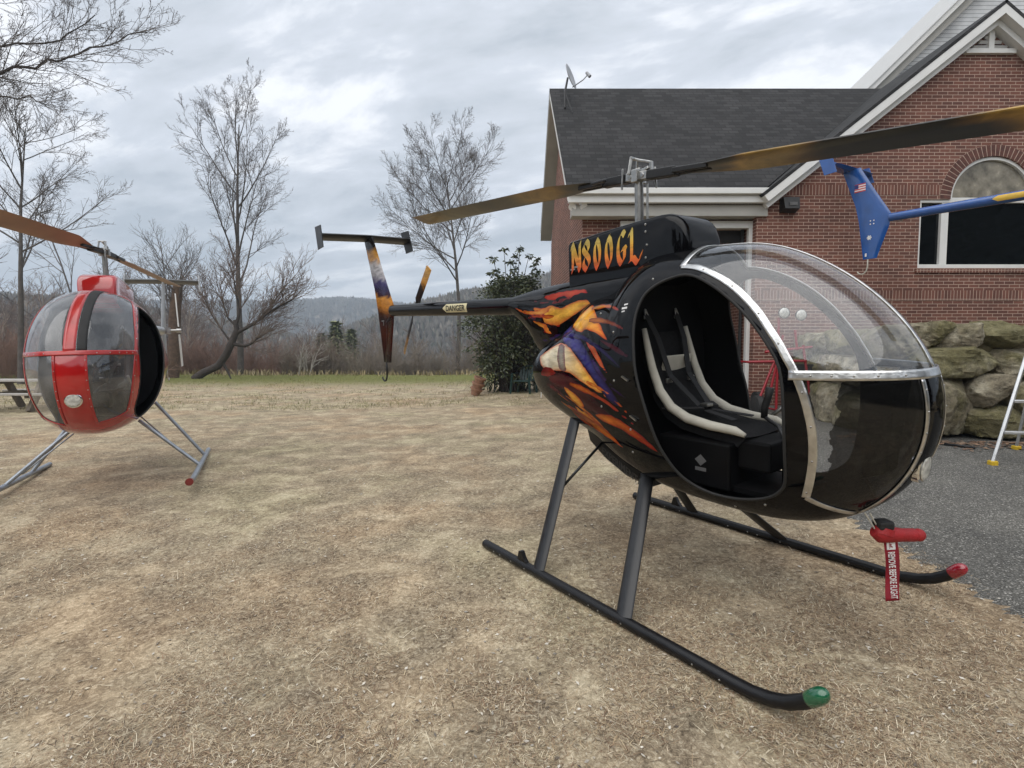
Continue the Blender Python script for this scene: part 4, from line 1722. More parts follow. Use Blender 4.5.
# ------------------------------------------------------------------ ground
def mat_ground():
    m, nt = nodes_of('dry_grass_ground')
    out = N(nt, 'ShaderNodeOutputMaterial')
    b = N(nt, 'ShaderNodeBsdfPrincipled')
    b.inputs['Roughness'].default_value = .95
    b.inputs['Specular IOR Level'].default_value = .15
    L(nt, b, 'BSDF', out, 'Surface')
    tc = N(nt, 'ShaderNodeTexCoord')

    def noise(s, d=6, r=.6, dist=0):
        n = N(nt, 'ShaderNodeTexNoise')
        n.inputs['Scale'].default_value = s
        n.inputs['Detail'].default_value = d
        n.inputs['Roughness'].default_value = r
        n.inputs['Distortion'].default_value = dist
        L(nt, tc, 'Object', n, 'Vector')
        return n
    big, mid, fine = noise(.45, 4), noise(2.3, 11, .72, .5), noise(34, 7, .80, .8)
    vf = noise(130, 3, .7)
    r1 = ramp(nt, [(.33, (.085, .066, .048)), (.43, (.20, .158, .108)), (.51, (.34, .275, .185)), (.58, (.54, .45, .31)), (.68, (.70, .61, .44))])
    L(nt, mid, 'Fac', r1, 'Fac')
    r2 = ramp(nt, [(.35, (.040, .030, .022)), (.45, (.24, .19, .13)), (.53, (.46, .375, .26)), (.62, (.84, .75, .57))])
    L(nt, fine, 'Fac', r2, 'Fac')
    mx = N(nt, 'ShaderNodeMix', data_type='RGBA')
    mx.inputs[0].default_value = .50
    L(nt, r1, 'Color', mx, 6)
    L(nt, r2, 'Color', mx, 7)
    # reddish needles here, grey-green there
    r3 = ramp(nt, [(.38, (1.03, .95, .90)), (.50, (1, 1, 1)), (.62, (.95, .985, .93))])
    L(nt, big, 'Fac', r3, 'Fac')
    ml = N(nt, 'ShaderNodeMix', data_type='RGBA', blend_type='MULTIPLY')
    ml.inputs[0].default_value = 1
    L(nt, mx, 2, ml, 6)
    L(nt, r3, 'Color', ml, 7)
    # greener lawn toward the far edge: grows by distance across the yard with a ragged border
    sx = N(nt, 'ShaderNodeSeparateXYZ')
    L(nt, tc, 'Object', sx, 'Vector')
    ad = N(nt, 'ShaderNodeMath', operation='MULTIPLY_ADD')
    L(nt, mid, 'Fac', ad, 0)
    ad.inputs[1].default_value = 13
    L(nt, sx, 'Y', ad, 2)
    g2 = N(nt, 'ShaderNodeMapRange')
    g2.inputs['From Min'].default_value = 28
    g2.inputs['From Max'].default_value = 33
    L(nt, ad, 'Value', g2, 'Value')
    rg = ramp(nt, [(.3, (.055, .066, .017)), (.5, (.135, .145, .042)), (.68, (.30, .265, .11))])
    L(nt, fine, 'Fac', rg, 'Fac')
    m3 = N(nt, 'ShaderNodeMix', data_type='RGBA')
    L(nt, g2, 'Result', m3, 0)
    L(nt, ml, 2, m3, 6)
    L(nt, rg, 'Color', m3, 7)
    # past the yard: leaf-litter brown
    g3 = N(nt, 'ShaderNodeMapRange')
    g3.inputs['From Min'].default_value = 34
    g3.inputs['From Max'].default_value = 37
    L(nt, sx, 'Y', g3, 'Value')
    rb = ramp(nt, [(.35, (.05, .040, .030)), (.65, (.105, .083, .060))])
    L(nt, mid, 'Fac', rb, 'Fac')
    m4 = N(nt, 'ShaderNodeMix', data_type='RGBA')
    L(nt, g3, 'Result', m4, 0)
    L(nt, m3, 2, m4, 6)
    L(nt, rb, 'Color', m4, 7)
    L(nt, m4, 2, b, 'Base Color')
    a1 = N(nt, 'ShaderNodeMath', operation='ADD')
    L(nt, fine, 'Fac', a1, 0)
    L(nt, vf, 'Fac', a1, 1)
    bp = N(nt, 'ShaderNodeBump')
    bp.inputs['Strength'].default_value = .55
    bp.inputs['Distance'].default_value = .03
    L(nt, a1, 'Value', bp, 'Height')
    L(nt, bp, 'Normal', b, 'Normal')
    return m


xs = np.concatenate([-np.geomspace(1200, 14, 60), np.linspace(-13.5, 20, 150), np.geomspace(21, 1200, 50)])
ys = np.concatenate([-np.geomspace(300, 4.5, 20), np.linspace(-4, 16, 110), np.linspace(16.3, 60, 90), np.geomspace(62, 1300, 60)])
XX, YY = np.meshgrid(xs, ys)
ZZ = ground_z(XX, YY)
# fine lumps near the camera
edge_w = np.array([G(*p)[:2] for p in ((1100, 690), (1024, 623), (948, 580), (868, 534), (812, 497), (728, 428))])
ew = np.interp(YY, edge_w[:, 1], edge_w[:, 0])
ZZ = np.where((XX > ew + .55) & (YY < 13.5) & (YY > -20), ZZ - .05, ZZ + .004 * np.sin(XX * 3.1 + 1.3 * np.sin(YY * 2.3)) * np.sin(YY * 2.7) * (YY < 40) * np.clip((ew - XX) * 1.5, 0, 1))
nx_, ny_ = len(xs), len(ys)
idx = np.arange(nx_ * ny_).reshape(ny_, nx_)
Fq = np.stack([idx[:-1, :-1], idx[:-1, 1:], idx[1:, 1:], idx[1:, :-1]], -1).reshape(-1, 4)
gr = fast_mesh('ground', np.stack([XX, YY, ZZ], -1).reshape(-1, 3), Fq, 4, mat_ground(), smooth=True)
tag(gr, kind='structure')

# asphalt drive
def mat_asphalt():
    m, nt = nodes_of('asphalt')
    out = N(nt, 'ShaderNodeOutputMaterial')
    b = N(nt, 'ShaderNodeBsdfPrincipled')
    b.inputs['Roughness'].default_value = .9
    b.inputs['Specular IOR Level'].default_value = .3
    L(nt, b, 'BSDF', out, 'Surface')
    tc = N(nt, 'ShaderNodeTexCoord')
    v = N(nt, 'ShaderNodeTexVoronoi')
    v.inputs['Scale'].default_value = 120
    L(nt, tc, 'Object', v, 'Vector')
    n1 = N(nt, 'ShaderNodeTexNoise')
    n1.inputs['Scale'].default_value = 1.3
    n1.inputs['Detail'].default_value = 8
    n1.inputs['Roughness'].default_value = .7
    L(nt, tc, 'Object', n1, 'Vector')
    sp = N(nt, 'ShaderNodeSeparateColor')
    L(nt, v, 'Color', sp, 'Color')
    r = ramp(nt, [(.0, (.05, .049, .045)), (.6, (.112, .109, .100)), (.93, (.18, .176, .163)), (1.0, (.40, .39, .36))])
    L(nt, sp, 'Red', r, 'Fac')
    r2 = ramp(nt, [(.3, (.72, .72, .73)), (.7, (1.25, 1.23, 1.2))])
    L(nt, n1, 'Fac', r2, 'Fac')
    ml = N(nt, 'ShaderNodeMix', data_type='RGBA', blend_type='MULTIPLY')
    ml.inputs[0].default_value = 1
    L(nt, r, 'Color', ml, 6)
    L(nt, r2, 'Color', ml, 7)
    L(nt, ml, 2, b, 'Base Color')
    bp = N(nt, 'ShaderNodeBump')
    bp.inputs['Strength'].default_value = .6
    bp.inputs['Distance'].default_value = .008
    L(nt, v, 'Distance', bp, 'Height')
    L(nt, bp, 'Normal', b, 'Normal')
    return m


edge_px = [(1100, 690), (1060, 652), (1024, 623), (995, 607), (948, 580), (907, 557), (868, 534), (840, 515), (812, 497), (780, 470), (752, 446), (728, 428)]
epts = [G(*p)[:2] for p in edge_px]
# refine + ragged edge
el = []
for a, b in zip(epts[:-1], epts[1:]):
    for t in np.linspace(0, 1, 14, endpoint=False):
        el.append(a + (b - a) * t)
el.append(epts[-1])
el = [p + np.array([.035 * math.sin(i * 1.7) + .03 * math.sin(i * .61 + 1) + rnd.uniform(-.008, .008), 0]) for i, p in enumerate(el)]
el.append(np.array([el[-1][0] - .1, 13.0]))
V = []
F = []
nn = 46
for i, p in enumerate(el):
    for k in range(nn):
        t = k / (nn - 1)
        far = np.array([14.0, p[1]])
        qv = p + (far - p) * t
        V.append((qv[0], qv[1], float(ground_z(qv[0], qv[1])) + .014 - (.016 if k == 0 else 0)))
for i in range(len(el) - 1):
    for k in range(nn - 1):
        a = i * nn + k
        F.append((a, a + 1, a + nn + 1, a + nn))
asp = fast_mesh('driveway', np.array(V), np.array(F), 4, mat_asphalt(), smooth=True)
tag(asp, kind='structure')
asph_edge = np.array(el)


def on_asphalt(x, y):
    # edge x at this y
    o = np.argsort(asph_edge[:, 1])
    return x > np.interp(y, asph_edge[o, 1], asph_edge[o, 0])


# straw, needles and clippings on the yard: one loose layer
def scatter_blades(name, n, ymin, ymax, mats_, lmin, lmax, wmin, wmax, tilt, spread, clumps=False, xpad=1.0, xr=None, power=2.0):
    t = NR.random(n)
    y = ymin * (ymax / ymin) ** (t ** (1.0 / 1.0)) if power == 0 else (ymin ** (1 - power) + t * (ymax ** (1 - power) - ymin ** (1 - power))) ** (1 / (1 - power))
    x = (NR.random(n) * 2 - 1) * (y * .98 + xpad)
    if xr is not None:
        x = NR.uniform(xr[0], xr[1], n)
    keep = ~on_asphalt(x - .06 - .22 * np.abs(NR.standard_normal(n)) ** 1.5, y) | (y > 12.5)
    x, y = x[keep], y[keep]
    n = len(x)
    if clumps:
        w = np.array([mnoise.noise(Vector((a * 1.0, b * 1.0, .3))) + .7 * mnoise.noise(Vector((a * 2.7, b * 2.7, 7.3))) + .4 * mnoise.noise(Vector((a * 7, b * 7, 3.3))) for a, b in zip(x, y)])
        k = w + .20 * NR.standard_normal(n) > .09
        x, y = x[k], y[k]
        n = len(x)
    z = ground_z(x, y)
    a = NR.random(n) * 2 * PI
    ln = NR.uniform(lmin, lmax, n)
    wd = NR.uniform(wmin, wmax, n) * (1 + .12 * y)
    el_ = np.abs(NR.normal(0, tilt, n)) + spread
    dx, dy, dz = np.cos(a) * np.cos(el_), np.sin(a) * np.cos(el_), np.sin(el_)
    px_, py_ = -np.sin(a), np.cos(a)
    b0 = np.stack([x - px_ * wd / 2, y - py_ * wd / 2, z + .001], 1)
    b1 = np.stack([x + px_ * wd / 2, y + py_ * wd / 2, z + .001], 1)
    bend = NR.normal(0, .25, n)
    m0 = np.stack([x + dx * ln * .55 + px_ * ln * bend * .3, y + dy * ln * .55 + py_ * ln * bend * .3, z + dz * ln * .55 + .003], 1)
    tp = np.stack([x + dx * ln + px_ * ln * bend, y + dy * ln + py_ * ln * bend, z + dz * ln * .8 + .002], 1)
    m1 = m0 + np.stack([px_ * wd * .7, py_ * wd * .7, 0 * wd], 1)
    V = np.stack([b0, b1, m1, m0, tp], 1).reshape(-1, 3)
    i0 = np.arange(n) * 5
    F = np.concatenate([np.stack([i0, i0 + 1, i0 + 2], 1), np.stack([i0, i0 + 2, i0 + 3], 1), np.stack([i0 + 3, i0 + 2, i0 + 4], 1)])
    o = fast_mesh(name, V, F, 3, mats_)
    tag(o, None, 'ground cover', None, 'stuff')
    return o


m_straw = mat_island('straw', [(.040, .027, .018), (.25, .170, .105), (.46, .345, .21), (.18, .100, .062), (.64, .52, .34), (.085, .053, .034), (.84, .75, .56), (.28, .160, .098)], .85)
m_lawn = mat_island('lawn_blades', [(.075, .085, .024), (.15, .15, .045), (.28, .24, .10), (.115, .12, .036), (.40, .33, .17)], .8)
st_ = scatter_blades('straw_litter', 420000, 1.5, 14, m_straw, .014, .052, .0012, .0028, .20, .02, True)
tag(st_, 'loose layer of tan straw and dead grass over the yard')
n = 5200
t = NR.random(n)
y = 1.6 * (12 / 1.6) ** t
x = (NR.random(n) * 2 - 1) * (y * .98 + .6)
k = ~on_asphalt(x - .1, y)
x, y = x[k], y[k]
n = len(x)
z = ground_z(x, y) + .004
a = NR.random(n) * 2 * PI
r_ = NR.uniform(.003, .010, n) * (1 + .1 * y)
V = np.stack([np.stack([x + r_ * np.cos(a + q * PI / 2) * (1.3 if q % 2 else .6), y + r_ * np.sin(a + q * PI / 2) * (1.3 if q % 2 else .6), z + .006 * np.abs(np.sin(a * 5 + q))], 1) for q in range(4)], 1).reshape(-1, 3)
o = fast_mesh('wood_chips', V, np.arange(4 * n).reshape(n, 4), 4, mat_island('chips', [(.55, .48, .36), (.30, .24, .17), (.66, .62, .54), (.07, .055, .045), (.42, .34, .24)], .85))
tag(o, 'pale chips, pebbles and crumbs scattered over the dirt', 'debris', None, 'stuff')
st2 = scatter_blades('dry_stalks', 2600, 1.6, 12, m_straw, .07, .19, .0012, .0026, .10, .02)
tag(st2, 'scattered long pale stalks lying on the dirt')
lw = scatter_blades('lawn_grass', 60000, 13.5, 34.2, m_lawn, .05, .13, .002, .0045, .5, .5, True, power=1.4)
tag(lw, 'short patchy green grass along the far side of the yard')
eg = scatter_blades('edge_grass', 9000, 31.5, 36.0, mat_island('tall_straw', [(.22, .17, .085), (.34, .27, .15), (.15, .125, .05), (.42, .35, .21)], .85), .18, .55, .006, .014, .25, 1.0, True, power=1.01)
tag(eg, 'taller dead grass fringe where the yard drops away')
# ------------------------------------------------------------------ building
BR1, BR2, MOR = (.175, .068, .046), (.105, .040, .029), (.46, .345, .275)
m_brick = mat_brick('red_brick', BR1, BR2, MOR, .213, .0677, .0054, 'xz')
m_brick_y = mat_brick('red_brick_side', BR1, BR2, MOR, .213, .0677, .0046, 'yz')
m_soldier = mat_brick('soldier_brick', BR1, BR2, MOR, .0677, .30, .0055, 'xz', offset=0.0)
m_shingle = mat_brick('asphalt_shingles', (.034, .033, .034), (.013, .013, .0135), (.008, .008, .008), .24, .105, .008, 'xz', .95, .5)
m_shingle_y = mat_brick('asphalt_shingles_wing', (.034, .033, .034), (.013, .013, .0135), (.008, .008, .008), .24, .105, .008, 'yz', .95, .5)
m_siding = mat_brick('vinyl_siding', (.56, .57, .58), (.54, .55, .56), (.28, .29, .30), 30, .11, .010, 'xz', .5, .5)
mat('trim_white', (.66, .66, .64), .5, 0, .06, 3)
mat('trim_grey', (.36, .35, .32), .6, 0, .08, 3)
mat('dark_room', (.018, .018, .018), .8)
mat('window_dark', (.004, .005, .0055), .05, 0, .2, 4, spec=.35)
mat('louver', (.50, .50, .49), .6, 0, .06, 5)
mat('arch_glass', (.20, .18, .14), .25, 0, .5, 5, spec=.5)  # tan mottle paints the reflected trees into the pane colour
D0, D1 = 11.7, 11.45
cL = at(582, 270, D0)
bld = empty('brick_house', on_ground(cL[0], cL[1]))
tag(bld, 'red brick building with a steep dark shingle roof and white trim', 'building')
BZ = -.4
eave_z = float(at(600, 213, 11.62)[2])
xL = float(cL[0])
xW = float(at(757, 200, D1)[0])
# door opening
dxL, dxR = float(at(626, 225, D0)[0]), float(at(746.5, 300, D0)[0])
dzT = float(at(700, 228, D0)[2])
mb = MB()
outer = [(xL, BZ), (xW + .02, BZ), (xW + .02, eave_z + .3), (xL, eave_z + .3)]
hole = [(dxL, BZ + .05), (dxR, BZ + .05), (dxR, dzT), (dxL, dzT)]
mb.prism(outer, (0, .24, 0), (0, D0, 0), ((1, 0, 0), (0, 0, 1)), [hole])
build('front_wall', mb, m_brick, bld)
# side (gable) wall
sb_ = at(551, 300, 16.9)
ridge = at(549.5, 88.5, 14.8)
eaveF = at(567.5, 189.5, 11.28)
eaveB = at(540.5, 232, 18.0)
mb = MB()
sd = np.array([sb_[0] - xL, sb_[1] - D0])
sl = float(np.hypot(*sd))
sdir = np.array([sd[0], sd[1], 0]) / sl
tpk = (14.8 - D0) / (sb_[1] - D0) * sl
mb.prism([(0.002, BZ), (sl, BZ), (sl, eave_z + .35), (tpk, ridge[2] - .32), (0.002, eave_z + .32)], np.array([-sdir[1], sdir[0], 0]) * -.22, (xL, D0 + .001, 0), (sdir, (0, 0, 1)))
build('gable_wall', mb, m_brick_y, bld)
# door: soldier lintel, white frame, dark room
mb = MB()
lz0, lz1 = float(at(700, 219, D0)[2]), float(at(700, 203.5, D0)[2])
mb.box(((at(617.5, 210, D0)[0] + at(755, 210, D0)[0]) / 2, D0 - .002, (lz0 + lz1) / 2), (at(755, 210, D0)[0] - at(617.5, 210, D0)[0], .02, lz1 - lz0))
build('soldier_lintel', mb, m_soldier, bld)
mb = MB()
tw = .15
for x in (dxL - tw / 2 + .02, dxR + tw / 2 - .02):
    mb.box((x, D0 - .02, (BZ + dzT) / 2), (tw, .12, dzT - BZ + .0))
mb.box(((dxL + dxR) / 2, D0 - .024, dzT + tw / 2 - .02), (dxR - dxL + 2 * tw - .04, .128, tw))
dr = build('garage_door_frame', mb, M_['trim_white'], bld, bevel=.006)
mb = MB()
x0, x1, y0, y1, z0, z1 = dxL - .5, dxR + .6, D0 + .245, D0 + 4.5, BZ + .1, dzT + .4
mb.quad((x0, y1, z0), (x1, y1, z0), (x1, y1, z1), (x0, y1, z1))
mb.quad((x0, y0, z0), (x0, y1, z0), (x0, y1, z1), (x0, y0, z1))
mb.quad((x1, y1, z0), (x1, y0, z0), (x1, y0, z1), (x1, y1, z1))
mb.quad((x0, y0, z1), (x0, y1, z1), (x1, y1, z1), (x1, y0, z1))
mb.quad((x0, y1, z0 + .75), (x0, y0, z0 + .75), (x1, y0, z0 + .75), (x1, y1, z0 + .75))
build('garage_interior', mb, M_['dark_room'], bld)
mb = MB()
mb.box(((dxL + dxR) / 2, D0 + .30, dzT - .10), (dxR - dxL, .06, .30))
mb.box((dxR - .06, D0 + .16, (dzT + .4) / 2), (.05, .05, dzT - .4))
build('rolled_door', mb, M_['dark_room'], bld)
# main roof: two slopes with thickness, fascia, soffit, rake boards
rX = float(at(875, 86, 14.8)[0]) + 2.5


def slab(name, p, mat_, th, parent=bld, mats_=None):
    """quad slab, th thick downwards"""
    p = [np.asarray(q_, float) for q_ in p]
    n = np.cross(p[1] - p[0], p[2] - p[0])
    n /= np.linalg.norm(n)
    if n[2] < 0:
        n = -n
    mb = MB()
    mb.v = [tuple(q_) for q_ in p] + [tuple(q_ - n * th) for q_ in p]
    for f in ((0, 1, 2, 3), (7, 6, 5, 4), (0, 4, 5, 1), (1, 5, 6, 2), (2, 6, 7, 3), (3, 7, 4, 0)):
        mb.face(f)
    return build(name, mb, mat_, parent, fix=True)


rf0 = np.array([ridge[0], 14.8, ridge[2]])
xv = float(at(766, 190, 11.2)[0])
slab('roof', [eaveF, (xv, eaveF[1], eaveF[2]), (float(at(1007, -1, 11.08)[0]) + .1, 14.8, ridge[2]), rf0], m_shingle, .05)
slab('rear_roof', [rf0 + (0, .002, -.002), (rX + 1, 14.802, ridge[2] - .002), (rX + 1, 18.0, eaveB[2]), eaveB], m_shingle, .05)


def underboard(name, a, b, w, dz, th, mat_):
    """board hung under a roof edge a-b: w inwards (+x), dz below"""
    mb = MB()
    a, b = np.asarray(a, float), np.asarray(b, float)
    o1, o2 = np.array([.004, 0, -.07]), np.array([w, 0, -.07])
    d = np.array([0, 0, -th])
    rr = [[a + o1, a + o2, a + o2 + d, a + o1 + d], [b + o1, b + o2, b + o2 + d, b + o1 + d]]
    mb.rings(rr)
    return build(name, mb, mat_, bld, fix=True)


underboard('rake_board', eaveF, rf0, .34, 0, .16, M_['trim_white'])
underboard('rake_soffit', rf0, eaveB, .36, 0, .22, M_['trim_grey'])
# cornice: gutter, fascia, frieze
xg = float(at(769, 187, 11.2)[0])
mb = MB()
gz = float(at(700, 188, 11.2)[2])
mb.box(((eaveF[0] + xg) / 2, 11.22, gz - .06), (xg - eaveF[0], .12, .12))
mb.box(((eaveF[0] + xg) / 2, 11.30, gz - .20), (xg - eaveF[0] - .03, .10, .15))
build('gutter', mb, M_['trim_white'], bld, bevel=.012)
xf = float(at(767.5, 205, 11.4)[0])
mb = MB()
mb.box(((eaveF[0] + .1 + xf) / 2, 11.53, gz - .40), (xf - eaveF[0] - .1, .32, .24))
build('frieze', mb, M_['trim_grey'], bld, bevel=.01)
# wing
apex = at(1007, -1, 11.08)
ave = at(763, 193, 11.08)
xR = 2 * apex[0] - ave[0]
slope = (apex[2] - ave[2]) / (apex[0] - ave[0])
xWR = 2 * apex[0] - xW
wz = lambda x: apex[2] - .18 - abs(x - apex[0]) * slope
wcx, wz0 = float(at(993, 195, D1)[0]), float(at(993, 197.5, D1)[2])
rA = 41.5 / FPX * D1
zs, zh = float(at(960, 268, D1)[2]), float(at(960, 199.5, D1)[2])
wx0 = float(at(918.5, 240, D1)[0])
wx1 = 2 * wcx - wx0
hole = [(wx0, zs), (wx1, zs), (wx1, zh)]
hole += [(wcx + rA * math.cos(t), zh + .005 + rA * math.sin(t)) for t in np.linspace(0, PI, 28)]
hole += [(wx0, zh)]
mb = MB()
zE = wz(xW)
outer = [(xW, BZ), (xWR, BZ), (xWR, zE), (apex[0], wz(apex[0])), (xW, zE)]
mb.prism(outer, (0, .22, 0), (0, D1, 0), ((1, 0, 0), (0, 0, 1)), [hole])
build('wing_wall', mb, m_brick, bld)
mb = MB()
mb.prism([(D1 + .001, BZ), (D0 + 5, BZ), (D0 + 5, zE), (D1 + .001, zE)], (.2, 0, 0), (xW + .001, 0, 0), ((0, 1, 0), (0, 0, 1)))
build('wing_side_wall', mb, m_brick_y, bld)
A0 = np.array([ave[0], 11.08, ave[2]])
B0 = np.array([apex[0], 11.08, apex[2]])
A1, B1 = A0 + (0, 9.5, 0), B0 + (0, 9.5, 0)
C0 = np.array([xR, 11.08, ave[2]])
slab('wing_roof', [A0, A1, B1, B0], m_shingle_y, .06)
slab('wing_roof_far', [B0 + (.002, 0, -.002), B1 + (.002, 0, -.002), C0 + (0, 9.5, 0), C0], m_shingle_y, .06)
# rake boards of the wing in two steps
un = np.array([B0[0] - A0[0], 0, B0[2] - A0[2]])
un /= np.linalg.norm(un)
dn = np.array([un[2], 0, -un[0]])
for nm, o0, o1, y0_, y1_, mt in (('rake_board', .062, .20, 11.085, 11.30, 'trim_white'), ('rake_frieze', .205, .31, 11.25, 11.447, 'trim_white')):
    for sgn in (1, -1):
        mb = MB()
        S0, S1 = (A0, B0) if sgn > 0 else (C0, B0)
        d_ = dn if sgn > 0 else np.array([-dn[0], 0, dn[2]])
        r0 = []
        for Pq in (S0, S1):
            ex_ = 0 if Pq is not S1 else 0
            pts = []
            for o_, y_ in ((o0, y0_), (o1, y0_), (o1, y1_), (o0, y1_)):
                if Pq is S1:
                    # meet on the centre line
                    pts.append((apex[0], y_, apex[2] - o_ / un[0]))
                else:
                    p_ = Pq + d_ * o_
                    pts.append((p_[0], y_, p_[2]))
            r0.append(pts)
        mb.rings(r0)
        build(nm, mb, M_[mt], bld, fix=True)
# gable vent
vz0 = float(at(965, 49.5, 11.4)[2])
vw = (wz(apex[0]) - .30 - vz0) / slope
mb = MB()
mb.box((apex[0], 11.41, vz0 - .035), (2 * vw + .25, .08, .09))
mb.box((apex[0], 11.41, (vz0 + apex[2]) / 2 - .2), (.11, .075, apex[2] - vz0 - .42))
vf_ = build('vent_frame', mb, M_['trim_white'], bld)
mb = MB()
z = vz0 + .06
while z < apex[2] - .5:
    hw = (apex[2] - .45 - z) / slope
    if hw > .04:
        mb.box((apex[0], 11.425, z), (2 * hw, .05, .055), np.array([[1, 0, 0], [0, .8, -.6], [0, .6, .8]]))
    z += .095
build('vent_louvers', mb, M_['louver'], vf_)
# window
mb = MB()
fy = D1 + .08
t_ = .055
xm0, xm1 = float(at(945, 240, D1)[0]), 2 * wcx - float(at(945, 240, D1)[0])
for x in (wx0 + t_ / 2, wx1 - t_ / 2, xm0, xm1):
    w_ = t_ if x in (wx0 + t_ / 2, wx1 - t_ / 2) else .15
    mb.box((x, fy, (zs + zh) / 2), (w_, .09, zh - zs))
mb.box((wcx, fy - .003, zs + .035), (wx1 - wx0 + .02, .12, .085))
mb.box((wcx, fy - .003, zh - .005), (wx1 - wx0, .10, .10))
ring = [(wcx + (rA) * math.cos(t), zh + .045 + (rA - .045) * math.sin(t)) for t in np.linspace(0, PI, 28)] + [(wcx + (rA - .06) * math.cos(t), zh + .045 + (rA - .105) * math.sin(t)) for t in np.linspace(PI, 0, 28)]
mb.prism(ring, (0, .09, 0), (0, fy - .045, 0))
wf = build('window', mb, M_['trim_white'], bld)
mb = MB()
mb.quad((wx0, fy + .02, zs), (wx1, fy + .02, zs), (wx1, fy + .02, zh), (wx0, fy + .02, zh))
build('pane', mb, M_['window_dark'], wf)
mb = MB()
mb.prism([(wcx + (rA - .03) * math.cos(t), zh + .03 + (rA - .05) * math.sin(t)) for t in np.linspace(0, PI, 28)], (0, .01, 0), (0, fy + .015, 0))
build('arch_pane', mb, M_['arch_glass'], wf)
# brick arch, bands and sill
mb = MB()
mort = MB()
nv = 34
for i in range(nv):
    t0, t1 = PI * i / nv + .008, PI * (i + 1) / nv - .008
    ri, ro = rA + .002, rA + .225
    poly = [(wcx + ri * math.cos(t0), zh + .005 + ri * math.sin(t0)), (wcx + ro * math.cos(t0), zh + .005 + ro * math.sin(t0)), (wcx + ro * math.cos(t1), zh + .005 + ro * math.sin(t1)), (wcx + ri * math.cos(t1), zh + .005 + ri * math.sin(t1))]
    mb.prism(poly, (0, .10, 0), (0, D1 - .007, 0))
mat('arch_brick', (.10, .038, .028), .85, 0, .35, 14, bump=.3)
build('brick_arch', mb, M_['arch_brick'], bld)
mb = MB()
mb.prism([(wcx + (rA + .228) * math.cos(t), zh + .005 + (rA + .228) * math.sin(t)) for t in np.linspace(0, PI, 40)] + [(wcx + (rA + .001) * math.cos(t), zh + .005 + (rA + .001) * math.sin(t)) for t in np.linspace(PI, 0, 40)], (0, .05, 0), (0, D1 - .003, 0))
mat('mortar', MOR, .95, 0, .1, 20)
build('arch_mortar', mb, M_['mortar'], bld)
mb = MB()
for x0, x1, za, zb in ((xW + .35, wx0 - .002, 195, 185), (wx0 - .002, wcx - rA - .225, 195, 185), (wcx + rA + .225, xWR, 195, 185), (xW + .002, xWR, 300.3, 291.5)):
    z0, z1 = float(at(900, za, D1)[2]), float(at(900, zb, D1)[2])
    if za == 300.3:
        z1 = z0 + .205
    mb.box(((x0 + x1) / 2, D1 - .002, (z0 + z1) / 2), (x1 - x0, .016, z1 - z0))
mb.box((wcx, D1 - .012, zs - .062), (wx1 - wx0 + .1, .05, .075))
build('soldier_band', mb, m_soldier, bld)
# taller white gable behind
gw = empty('upper_gable', (0, 0, 0))
gw.parent = bld
gw.location = -Vector(bld.location)
g0 = at(866, 90, 15.6)
g1 = at(972, -14, 15.6)
sl2 = (g1[2] - g0[2]) / (g1[0] - g0[0])
gx = g0[0] + 5.2
mb = MB()
mb.prism([(g0[0] + .25, g0[2] - 3), (2 * gx - g0[0] - .25, g0[2] - 3), (2 * gx - g0[0] - .25, g0[2]), (gx, g0[2] + (gx - g0[0] - .25) * sl2), (g0[0] + .25, g0[2])], (0, 3.0, 0), (0, 16.0, 0))
C.objects.unlink(gw)
bpy.data.objects.remove(gw)
ug = build('upper_gable', mb, m_siding, bld)
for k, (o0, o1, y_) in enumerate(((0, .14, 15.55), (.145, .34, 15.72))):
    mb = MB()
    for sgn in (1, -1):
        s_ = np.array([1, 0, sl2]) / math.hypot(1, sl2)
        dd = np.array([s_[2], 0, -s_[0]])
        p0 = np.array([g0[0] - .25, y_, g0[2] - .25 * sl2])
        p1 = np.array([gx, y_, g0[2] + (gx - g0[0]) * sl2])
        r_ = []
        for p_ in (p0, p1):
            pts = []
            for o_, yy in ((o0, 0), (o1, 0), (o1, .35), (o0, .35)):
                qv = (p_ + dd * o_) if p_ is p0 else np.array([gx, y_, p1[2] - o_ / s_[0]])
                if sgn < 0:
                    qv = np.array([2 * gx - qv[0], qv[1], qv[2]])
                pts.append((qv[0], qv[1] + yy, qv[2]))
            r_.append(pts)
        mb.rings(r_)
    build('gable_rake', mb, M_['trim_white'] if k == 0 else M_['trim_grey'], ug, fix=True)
r0 = np.array([g0[0] - .3, 15.5, g0[2] - .3 * sl2 + .02])
r1 = np.array([gx, 15.5, g0[2] + (gx - g0[0]) * sl2 + .02])
slab('gable_roof', [r0, r0 + (0, 3.6, 0), r1 + (0, 3.6, 0), r1], M_['louver'], .02, ug)
# lamps on the building
mat('lamp_black', (.012, .012, .012), .5)
wp_ = at(790, 205, D1 - .10)
lamp = empty('wall_lamp', wp_)
tag(lamp, 'black box wall lamp beside the roof return on the brick wing', 'lamp')
mb = MB()
mb.rings([[wp_ + np.array(k) for k in ((-.17, .11, -.14), (.17, .11, -.14), (.17, .11, .15), (-.17, .11, .15))], [wp_ + np.array(k) for k in ((-.15, -.12, -.10), (.15, -.12, -.10), (.17, -.06, .15), (-.17, -.06, .15))]])
build('housing', mb, M_['lamp_black'], lamp, bevel=.01, fix=True)
mb = MB()
mb.box(wp_ + np.array([.02, -.112, .0]), (.16, .012, .07))
build('lens', mb, M_['emblem'], lamp)
fl = at(577, 205, 11.55)
fl[0] = xL - .02
lamp2 = empty('floodlight', fl)
tag(lamp2, 'white twin floodlight under the roof corner of the brick house', 'lamp')
mb = MB()
mb.box(fl + np.array([0, .10, 0]), (.12, .08, .12))
build('base_plate', mb, M_['trim_white'], lamp2, bevel=.01)
